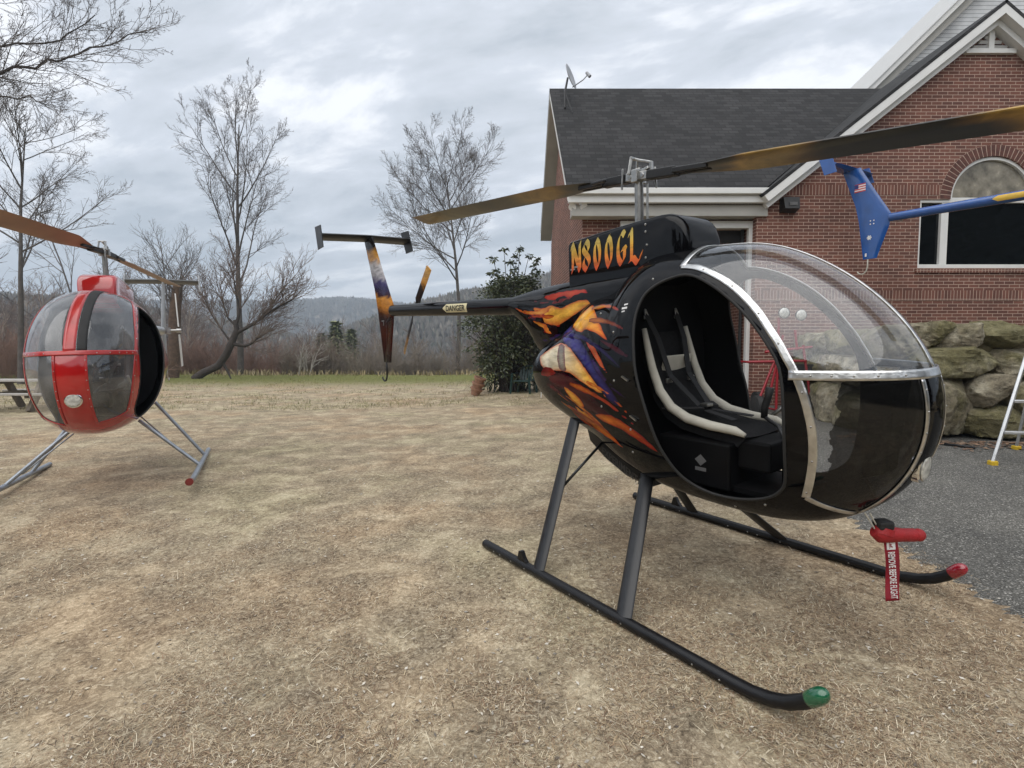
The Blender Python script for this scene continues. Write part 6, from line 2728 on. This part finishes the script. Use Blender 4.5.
# broken trunk with suckers
b = foot_at(172, 29.5)
t = empty('broken_tree', b)
tag(t, 'thick broken brown trunk with thin shoots behind the red helicopter tail', 'tree')
w, tw = Tubes(), Tubes()
top = at(177.5, 284, 29.5)
pts = [b + (top - b) * k + np.array([.05 * math.sin(k * 7), 0, 0]) for k in np.linspace(-.04, 1, 9)]
w.add(pts, [.34, .32, .31, .30, .29, .29, .28, .27, .22], 12)
r = random.Random(5)
for i in range(34):
    q_ = pts[r.randint(6, 8)]
    a = r.uniform(0, 2 * PI)
    grow(r, tw, tw, q_, (math.cos(a) * .7, math.sin(a) * .7, r.uniform(.6, 1.4)), r.uniform(1.6, 3.0), .02, 1, SMALL | {'nb': (9, 5, 3)})
w.obj('trunk', M_['bark_brown'], t, b)
tw.obj('crown', M_['twig_grey'], t, b)
# leaning dark trunk
YL = 28.5
b = foot_at(197, YL)
t = empty('leaning_tree', b)
tag(t, 'low dark leaning trunk with fanned bare branches at the edge of the yard', 'tree')
w, tw = Tubes(), Tubes()
P_ = lambda px, py, dy=0: at(px, py, YL + dy)
main = [P_(194, 379), P_(205, 372), P_(218, 366), P_(226, 355), P_(232, 342), P_(237, 330), P_(235, 320)]
w.add(main, [.20, .20, .19, .19, .18, .15, .09], 10)
for pth, rad in (([P_(236, 333), P_(246, 328), P_(256, 322), P_(268, 313), P_(280, 306), P_(292, 300)], .11), ([P_(234, 344), P_(245, 346), P_(252, 343), P_(258, 338)], .11), ([P_(236, 325), P_(240, 310), P_(236, 295), P_(234, 280)], .09),
                 ([P_(233, 345), P_(222, 330), P_(212, 315), P_(205, 300)], .06), ([P_(236, 326), P_(228, 318), P_(222, 300)], .07), ([P_(256, 322), P_(270, 308), P_(282, 290)], .06), ([P_(222, 362), P_(227, 370), P_(231, 379)], .09)):
    w.add(pth, np.linspace(rad, rad * .35, len(pth)), 7)
    if pth[-1][2] < .8:
        continue
    for i in range(1, len(pth)):
        for _ in range(6):
            d = pth[i] - pth[i - 1]
            d = side_dir(r, d, r.uniform(.3, 1.0)) + np.array([.1, 0, .45])
            grow(r, tw, tw, pth[i], d, r.uniform(1.0, 2.6), .022, 1, SMALL | {'nb': (8, 6, 4)})
w.obj('trunk', M_['bark_dark'], t, b)
tw.obj('crown', M_['twig_brown'], t, b)
# pale birch clump
b = foot_at(304, 33.2)
t = empty('birch_sapling', b)
tag(t, 'small pale birch clump at the edge of the lawn right of the leaning trunk', 'tree')
tw = Tubes()
for i in range(9):
    grow(r, tw, tw, b + (r.uniform(-.4, .4), 0, -.1), (r.uniform(-.35, .35), r.uniform(-.3, .3), 1), r.uniform(1.2, 2.3), .035, 1, SMALL | {'nb': (5, 4, 3)})
tw.obj('trunk', M_['birch_white'], t, b)

# shrub band where the yard drops away: an uncountable thicket of stems
def thicket(name, label, n, xr, yr, hr, mats_, seed, prob=None):
    r = random.Random(seed)
    tw = Tubes()
    for i in range(n):
        px = r.uniform(*xr)
        Y = r.uniform(*yr)
        b = foot_at(px, Y)
        h = r.uniform(*hr)
        for _ in range(2):
            pts, _d = walk(r, b + (r.gauss(0, .1), 0, -.1), (r.gauss(0, .28), r.gauss(0, .28), 1), h * r.uniform(.6, 1.1), 5, .13, .02)
            tw.add(pts, np.linspace(.014, .006, 6), 3)
            for k in range(1, 5):
                for _q in range(3):
                    p2, _d = walk(r, pts[k], side_dir(r, pts[k + 1] - pts[k], r.uniform(.4, 1.0)), h * r.uniform(.2, .45), 3, .2, .05)
                    tw.add(p2, np.linspace(.008, .005, 4), 3)
    o = tw.obj(name, mats_)
    tag(o, label, 'brush', None, 'stuff')
    return o


mat('brush_red', (.23, .145, .11), .9, 0, .3, .8)
mat('brush_grey', (.24, .20, .16), .9, 0, .3, .8)
thicket('brush_thicket', 'reddish brown leafless brush along the left edge of the yard', 1500, (-330, 335), (34.5, 42), (1.6, 3.3), M_['brush_red'], 1)
thicket('brush_thicket', 'grey brown leafless brush below the tail rotor at the edge of the yard', 1100, (280, 570), (34.2, 42), (1.3, 2.9), M_['brush_grey'], 2)
thicket('brush_thicket', 'dark leafless brush behind the picnic table', 700, (-260, 150), (27, 34), (1.5, 3.4), M_['brush_red'], 4)

# young woods down the slope: bare trees, four shapes copied
protos = []
for i in range(4):
    b = np.array([0., 0., 0.])
    protos.append(bare_tree('slope_tree', 'bare grey tree of the young woods down the slope', b, 9.0, SMALL | {'nb': (16, 8, 5)}, 50 + i, (M_['brush_grey'], M_['twig_brown']), .10, group='bare trees down the slope'))


def copy_tree(o, loc, s, rz):
    c = o.copy()
    C.objects.link(c)
    c.location = [float(v) for v in loc]
    c.scale = (s, s, s)
    c.rotation_euler = (0, 0, rz)
    for chd in o.children:
        d = chd.copy()
        C.objects.link(d)
        d.parent = c
    return c


r = random.Random(9)
spots = []
for i in range(78):
    Y = r.uniform(44, 105)
    px = r.uniform(-120, 560)
    b = foot_at(px, Y)
    topy = r.uniform(334, 360) if px > 200 else r.uniform(285, 340)
    h = float(at(300, topy, Y)[2] - b[2])
    spots.append((b, h))
for i, (b, h) in enumerate(spots):
    if i < 4:
        o = protos[i]
        o.location = [float(v) for v in b]
        s = h / 9
        o.scale = (s, s, s)
    else:
        copy_tree(protos[i % 4], b, h / 9, r.uniform(0, 6.28))


# evergreens
def needles_mesh(r, base, h, wdt, n, size):
    V = []
    for i in range(n):
        f = r.random() ** .8
        z = h * (.10 + .9 * f)
        rad = wdt * (1 - f) ** .8 * (.55 + .45 * r.random()) * (.75 + .25 * math.sin(z * 5))
        a = r.uniform(0, 2 * PI)
        c = np.array([rad * math.cos(a), rad * math.sin(a), z - .25 * rad])
        d = np.array([math.cos(a), math.sin(a), r.uniform(-.5, .35)])
        s_ = size * r.uniform(.6, 1.3)
        e = np.array([-math.sin(a), math.cos(a), r.uniform(-.3, .3)]) * s_ * .35
        V += [c - e, c + e, c + d * s_]
    V = np.array(V)
    return V, np.arange(len(V)).reshape(-1, 3)


m_pine = mat_island('pine_needles', [(.12, .14, .06), (.19, .21, .09), (.26, .27, .14)], .8)
for i, (px, Y, ty, wd) in enumerate(((337, 62, 322, 2.6), (352, 70, 330, 2.4), (322, 74, 334, 2.6))):
    b = foot_at(px, Y)
    h = float(at(300, ty, Y)[2] - b[2])
    t = empty('evergreen_tree', b)
    tag(t, 'distant dark green conifer among the bare woods down the slope', 'tree', 'conifers down the slope')
    V, F = needles_mesh(random.Random(70 + i), b, h, wd, 2600, .7)
    fast_mesh('crown', V, F, 3, m_pine, parent=t)
    w = Tubes()
    w.add([np.array([0, 0, -.2]), np.array([0, 0, h * .9])], [.18, .03], 7)
    w.obj('trunk', M_['bark_dark'], t)

# evergreen shrub by the house corner
YR = 18.2
b = foot_at(512, YR)
b[2] = float(ground_z(b[0], YR))
t = empty('evergreen_shrub', b)
tag(t, 'big leafy evergreen shrub with open top shoots at the left corner of the brick house', 'shrub')
r = random.Random(17)
w = Tubes()
LV, LF = [], []


def leaf(c, d, s_, roll):
    a, bb, d = frame_from(d)
    sd_ = (a * math.cos(roll) + bb * math.sin(roll)) * s_ * .21
    nrm = np.cross(d, sd_)
    k = len(LV)
    LV.extend([c, c + d * s_ * .5 + sd_ - (0, 0, .1 * s_), c + d * s_ - (0, 0, .25 * s_), c + d * s_ * .5 - sd_ - (0, 0, .1 * s_)])
    LF.append((k, k + 1, k + 2, k + 3))


hsh = float(at(512, 280, YR)[2] - b[2])
wsh = 37 / FPX * YR
tips = []
for i in range(420):
    # tips spread over an uneven dome
    u_, v_ = r.uniform(0, 2 * PI), r.random() ** .7
    zz = hsh * (.04 + .96 * r.random() ** .75)
    f = zz / hsh
    prof_ = (.78 + .35 * math.sin(min(f * 1.5, 1.57) * 1.6)) * (1 - max(0, f - .55) ** 2 * 2.6)
    lump = 1 + .16 * math.sin(3 * u_ + zz * 2) + .10 * math.sin(7 * u_ + zz * 5)
    rad = wsh * prof_ * lump * math.sqrt(r.uniform(.25, 1))
    tips.append(b + np.array([rad * math.cos(u_), rad * math.sin(u_), zz]))
for px, py in ((497, 258), (505, 250), (512, 256), (520, 249), (527, 262), (534, 259), (500, 270), (516, 268), (530, 271), (489, 274), (540, 273), (510, 262), (524, 255)):
    tp_ = at(px, py, YR + r.uniform(-.6, .6))
    st0 = b + np.array([(tp_[0] - b[0]) * .4, tp_[1] - b[1], hsh * .75])
    pts, _d = walk(r, st0, tp_ - st0, float(np.linalg.norm(tp_ - st0)), 5, .05, 0)
    w.add(pts, np.linspace(.018, .008, 6), 4)
    for k in range(26):
        d = np.array([r.gauss(0, 1), r.gauss(0, 1), r.gauss(0, .5)])
        leaf(pts[-1] + np.array([r.gauss(0, .05), r.gauss(0, .05), r.gauss(0, .04)]), d, r.uniform(.12, .19), r.uniform(0, 6.28))
    for k in range(10):
        d = np.array([r.gauss(0, 1), r.gauss(0, 1), r.gauss(0, .5)])
        leaf(pts[r.randint(2, 4)], d, r.uniform(.11, .17), r.uniform(0, 6.28))
for tp_ in tips:
    st0 = b + np.array([r.gauss(0, .18), r.gauss(0, .18), 0])
    mid_ = st0 + (tp_ - st0) * .55 + np.array([0, 0, .25])
    w.add([st0, mid_, tp_], [.03, .016, .006], 4)
    for k in range(30):
        d = (tp_ - b - (0, 0, hsh * .4)) * .5 + np.array([r.gauss(0, 1), r.gauss(0, 1), r.gauss(0, .7)])
        leaf(tp_ + np.array([r.gauss(0, .13), r.gauss(0, .13), r.gauss(0, .11)]), d, r.uniform(.09, .16), r.uniform(0, 6.28))
w.obj('stems', M_['bark_dark'], t, b)
m_leaf = mat_island('shrub_leaf', [(.020, .032, .012), (.035, .050, .018), (.055, .070, .026), (.085, .092, .040)], .45)
fast_mesh('foliage', np.array(LV) - b, np.array(LF), 4, m_leaf, parent=t)

Vs, Fs, k0 = [], [], 0  # conifer ring added behind the camera, out of view, to darken paint and glass reflections
r = random.Random(91)
for i in range(46):
    a_ = RAD(-180 + 180 * (i + .5) / 46) + r.uniform(-.02, .02)
    R_ = r.uniform(17, 24)
    p_ = np.array([R_ * math.cos(a_) * 1.15, R_ * math.sin(a_) - 1, 0])
    p_[2] = float(ground_z(p_[0], p_[1]))
    V, F = needles_mesh(r, p_, r.uniform(6, 9), r.uniform(2.0, 2.8), 1300, 1.5)
    Vs.append(V + p_)
    Fs.append(F + k0)
    k0 += len(V)
o = fast_mesh('unseen_woods', np.concatenate(Vs), np.concatenate(Fs), 3, mat_island('dark_needles', [(.014, .022, .010), (.03, .040, .018), (.045, .052, .03)], .8))
tag(o, 'unseen dark conifers added behind the camera to darken reflections', 'woods', None, 'stuff')

# ------------------------------------------------------------------ hills
def hill(name, y0, y1, prof, base, seed, res, m, amp, drop=0):
    """ridge whose crest follows prof: [(px, py)] seen at the middle depth"""
    ym = (y0 + y1) / 2
    px = np.array([p[0] for p in prof], float)
    hx = np.array([(p[0] - 512) / FPX * ym for p in prof])
    hz = np.array([float(at(p[0], p[1] + drop, ym)[2]) for p in prof])
    xs = np.arange(hx[0], hx[-1], res)
    ys = np.linspace(y0, y1, int((y1 - y0) / res))
    X, Y = np.meshgrid(xs, ys)
    H = np.interp(X, hx, hz)
    t = (Y - y0) / (y1 - y0)
    bell = np.sin(np.clip(t, 0, 1) * PI) ** .8
    bell = np.where(t > .5, 1 - .25 * (t - .5), bell)
    nz = np.zeros_like(X)
    for k, (f, a) in enumerate(((.006, 1), (.014, .5), (.035, .25))):
        nz += a * np.sin(X * f + seed + 2 * np.sin(Y * f * .8 + k)) * np.cos(Y * f * 1.2 + seed * k)
    Z = base + (H - base) * bell + nz * amp * bell * (1 - np.exp(-((t - .5) / .16) ** 2) * .8)
    n1, n2 = len(xs), len(ys)
    idx = np.arange(n1 * n2).reshape(n2, n1)
    F = np.stack([idx[:-1, :-1], idx[:-1, 1:], idx[1:, 1:], idx[1:, :-1]], -1).reshape(-1, 4)
    o = fast_mesh(name, np.stack([X, Y, Z], -1).reshape(-1, 3), F, 4, m, smooth=True)
    tag(o, kind='structure')
    return X, Y, Z


m_hill = mat('leafless_hillside', (.20, .17, .14), .95, 0, .5, .05)
farh = hill('hills', 620, 1150, [(-1400, 300), (-700, 296), (-200, 300), (60, 303), (200, 302), (270, 301), (320, 298), (350, 296), (380, 299), (430, 306), (520, 314), (700, 320), (1400, 320), (2600, 320)], -28, 1.3, 11, m_hill, 5, 5)
nearh = hill('near_hills', 210, 470, [(150, 352), (300, 345), (345, 334), (380, 320), (410, 309), (440, 300), (470, 293), (500, 288), (530, 281), (560, 274), (600, 268), (700, 262), (1000, 262), (1700, 270)], -27, 2.1, 7, m_hill, 3, 9)
lefth = hill('near_hills', 160, 330, [(-1500, 285), (-700, 290), (-300, 294), (-60, 297), (60, 303), (130, 312), (200, 326), (260, 338), (330, 350)], -25, 4.1, 7, m_hill, 3, 6)


# leafless woods far off: crown tufts over the hills and the valley, one mass
def tufts(name, label, XYZ, n, size, mats_, seed, pxr):
    X, Y, Z = XYZ
    rr = np.random.default_rng(seed)
    pxs = 512 + FPX * X / Y
    ok = np.argwhere((pxs > pxr[0]) & (pxs < pxr[1]))
    pick = ok[rr.integers(0, len(ok), n)]
    c = np.stack([X[pick[:, 0], pick[:, 1]], Y[pick[:, 0], pick[:, 1]], Z[pick[:, 0], pick[:, 1]]], 1)
    st = abs(X[0, 1] - X[0, 0])
    c[:, :2] += rr.uniform(-st / 2, st / 2, (n, 2))
    s = size * rr.uniform(.6, 1.3, n)
    # each crown: a ragged bundle of upright slivers
    m = 9
    a = rr.uniform(0, 2 * PI, (n, m))
    ou = rr.uniform(.1, .5, (n, m)) * s[:, None]
    hh = rr.uniform(.75, 1.0, (n, m)) * s[:, None] * (1.0 - .6 * (ou / s[:, None]) ** 2)
    w = rr.uniform(.06, .16, (n, m)) * s[:, None]
    bx = c[:, None, 0] + ou * .3 * np.cos(a)
    by = c[:, None, 1] + ou * .3 * np.sin(a)
    bz = np.repeat(c[:, None, 2], m, 1) - .3
    tx = c[:, None, 0] + ou * 1.25 * np.cos(a)
    ty = c[:, None, 1] + ou * np.sin(a)
    tz = bz + hh
    e = rr.uniform(0, 2 * PI, (n, m))
    V = np.stack([np.stack([bx, by, bz], -1), np.stack([tx + w * np.cos(e), ty + w * np.sin(e), tz * .35 + bz * .65 + hh * .3], -1), np.stack([tx, ty, tz], -1), np.stack([tx - w * np.cos(e), ty - w * np.sin(e), tz * .35 + bz * .65 + hh * .2], -1)], 2).reshape(-1, 3)
    F = np.arange(len(V)).reshape(-1, 4)
    o = fast_mesh(name, V, F, 4, mats_)
    tag(o, label, 'woods', None, 'stuff')


m_wood = mat_island('leafless_woods', [(.13, .115, .098), (.21, .185, .155), (.16, .145, .122), (.27, .24, .20), (.09, .105, .075)], .95)
tufts('wooded_hillside', 'leafless woods covering the far blue ridge', farh, 16000, 9, m_wood, 3, (-80, 560))
tufts('wooded_hillside', 'leafless woods on the nearer rising hill behind the tail boom', nearh, 16000, 6.5, m_wood, 4, (250, 620))
tufts('wooded_hillside', 'leafless woods on the hill behind the red helicopter', lefth, 9000, 6.5, m_wood, 5, (-120, 340))
xs = np.linspace(-260, 120, 140)
ys = np.linspace(60, 330, 110)
X, Y = np.meshgrid(xs, ys)
tufts('valley_woods', 'leafless woods in the valley below the yard', (X, Y, ground_z(X, Y)), 15000, 6.0, m_wood, 6, (-120, 600))

# ------------------------------------------------------------------ air
mb = MB()
mb.box((0, 500, 62), (3400, 1700, 190))
hz = build('haze', mb, [], None)
hm, nt = nodes_of('haze_air')
out = N(nt, 'ShaderNodeOutputMaterial')
pv = N(nt, 'ShaderNodeVolumePrincipled')
pv.inputs['Color'].default_value = (.72, .84, .98, 1)
pv.inputs['Density'].default_value = .0009
pv.inputs['Anisotropy'].default_value = .2
L(nt, pv, 'Volume', out, 'Volume')
hz.data.materials.append(hm)
tag(hz, kind='stuff')

# ------------------------------------------------------------------ sky and sun
wd = bpy.data.worlds.new('World')
sc.world = wd
wd.use_nodes = True
nt = wd.node_tree
nt.nodes.clear()
out = N(nt, 'ShaderNodeOutputWorld')
bg = N(nt, 'ShaderNodeBackground')
SUN_EL, SUN_AZ = 57.0, 205.0
sky = N(nt, 'ShaderNodeTexSky', sky_type='NISHITA')
sky.sun_disc = False
sky.sun_elevation = RAD(SUN_EL)
sky.sun_rotation = RAD(SUN_AZ)
tc = N(nt, 'ShaderNodeTexCoord')
sp = N(nt, 'ShaderNodeSeparateXYZ')
L(nt, tc, 'Generated', sp, 'Vector')
# project the view direction on a flat cloud deck
zz = N(nt, 'ShaderNodeMath', operation='MAXIMUM')
L(nt, sp, 'Z', zz, 0)
zz.inputs[1].default_value = 0.0
za = N(nt, 'ShaderNodeMath', operation='ADD')
L(nt, zz, 'Value', za, 0)
za.inputs[1].default_value = .16
dx = N(nt, 'ShaderNodeMath', operation='DIVIDE')
dy = N(nt, 'ShaderNodeMath', operation='DIVIDE')
L(nt, sp, 'X', dx, 0)
L(nt, za, 'Value', dx, 1)
L(nt, sp, 'Y', dy, 0)
L(nt, za, 'Value', dy, 1)
cb = N(nt, 'ShaderNodeCombineXYZ')
L(nt, dx, 'Value', cb, 'X')
L(nt, dy, 'Value', cb, 'Y')
rot = N(nt, 'ShaderNodeVectorRotate', rotation_type='Z_AXIS')
rot.inputs['Angle'].default_value = RAD(24)
L(nt, cb, 'Vector', rot, 'Vector')
scl = N(nt, 'ShaderNodeVectorMath', operation='MULTIPLY')
scl.inputs[1].default_value = (1.0, 1.9, 1)
L(nt, rot, 'Vector', scl, 0)
n1 = N(nt, 'ShaderNodeTexNoise')
n1.inputs['Scale'].default_value = 1.5
n1.inputs['Detail'].default_value = 9
n1.inputs['Roughness'].default_value = .64
n1.inputs['Distortion'].default_value = .25
L(nt, scl, 'Vector', n1, 'Vector')
n2 = N(nt, 'ShaderNodeTexNoise')
n2.inputs['Scale'].default_value = .45
n2.inputs['Detail'].default_value = 4
L(nt, scl, 'Vector', n2, 'Vector')
ad = N(nt, 'ShaderNodeMath', operation='MULTIPLY_ADD')
L(nt, n2, 'Fac', ad, 0)
ad.inputs[1].default_value = .55
hf = N(nt, 'ShaderNodeMath', operation='MULTIPLY')
L(nt, n1, 'Fac', hf, 0)
hf.inputs[1].default_value = .62
L(nt, hf, 'Value', ad, 2)
K = 6.9
cr = ramp(nt, [(.475, (.425 * K, .46 * K, .50 * K)), (.54, (.535 * K, .565 * K, .605 * K)), (.59, (.60 * K, .63 * K, .68 * K)), (.66, (.88 * K, .89 * K, .915 * K))])
L(nt, ad, 'Value', cr, 'Fac')
mx = N(nt, 'ShaderNodeMix', data_type='RGBA')
mx.inputs[0].default_value = .92
L(nt, sky, 'Color', mx, 6)
L(nt, cr, 'Color', mx, 7)
L(nt, mx, 2, bg, 'Color')
bg.inputs['Strength'].default_value = .10
L(nt, bg, 'Background', out, 'Surface')
sl_ = bpy.data.lights.new('sun', 'SUN')
sl_.energy = 1.4
sl_.angle = RAD(85)
sl_.color = (1.0, .96, .90)
so = bpy.data.objects.new('sun', sl_)
C.objects.link(so)
# direction toward the sun matching the sky texture's rotation
az, el = RAD(SUN_AZ), RAD(SUN_EL)
dv = Vector((math.sin(az) * math.cos(el), math.cos(az) * math.cos(el), math.sin(el)))
so.rotation_euler = dv.to_track_quat('Z', 'Y').to_euler()
so.location = dv * 50

sc.view_settings.view_transform = 'Standard'
sc.view_settings.look = 'None'
sc.view_settings.exposure = 1.05
sc.view_settings.gamma = 1.0
sc.view_settings.use_curve_mapping = False
sc.cycles.max_bounces = 6
sc.cycles.transparent_max_bounces = 16
sc.cycles.volume_bounces = 0
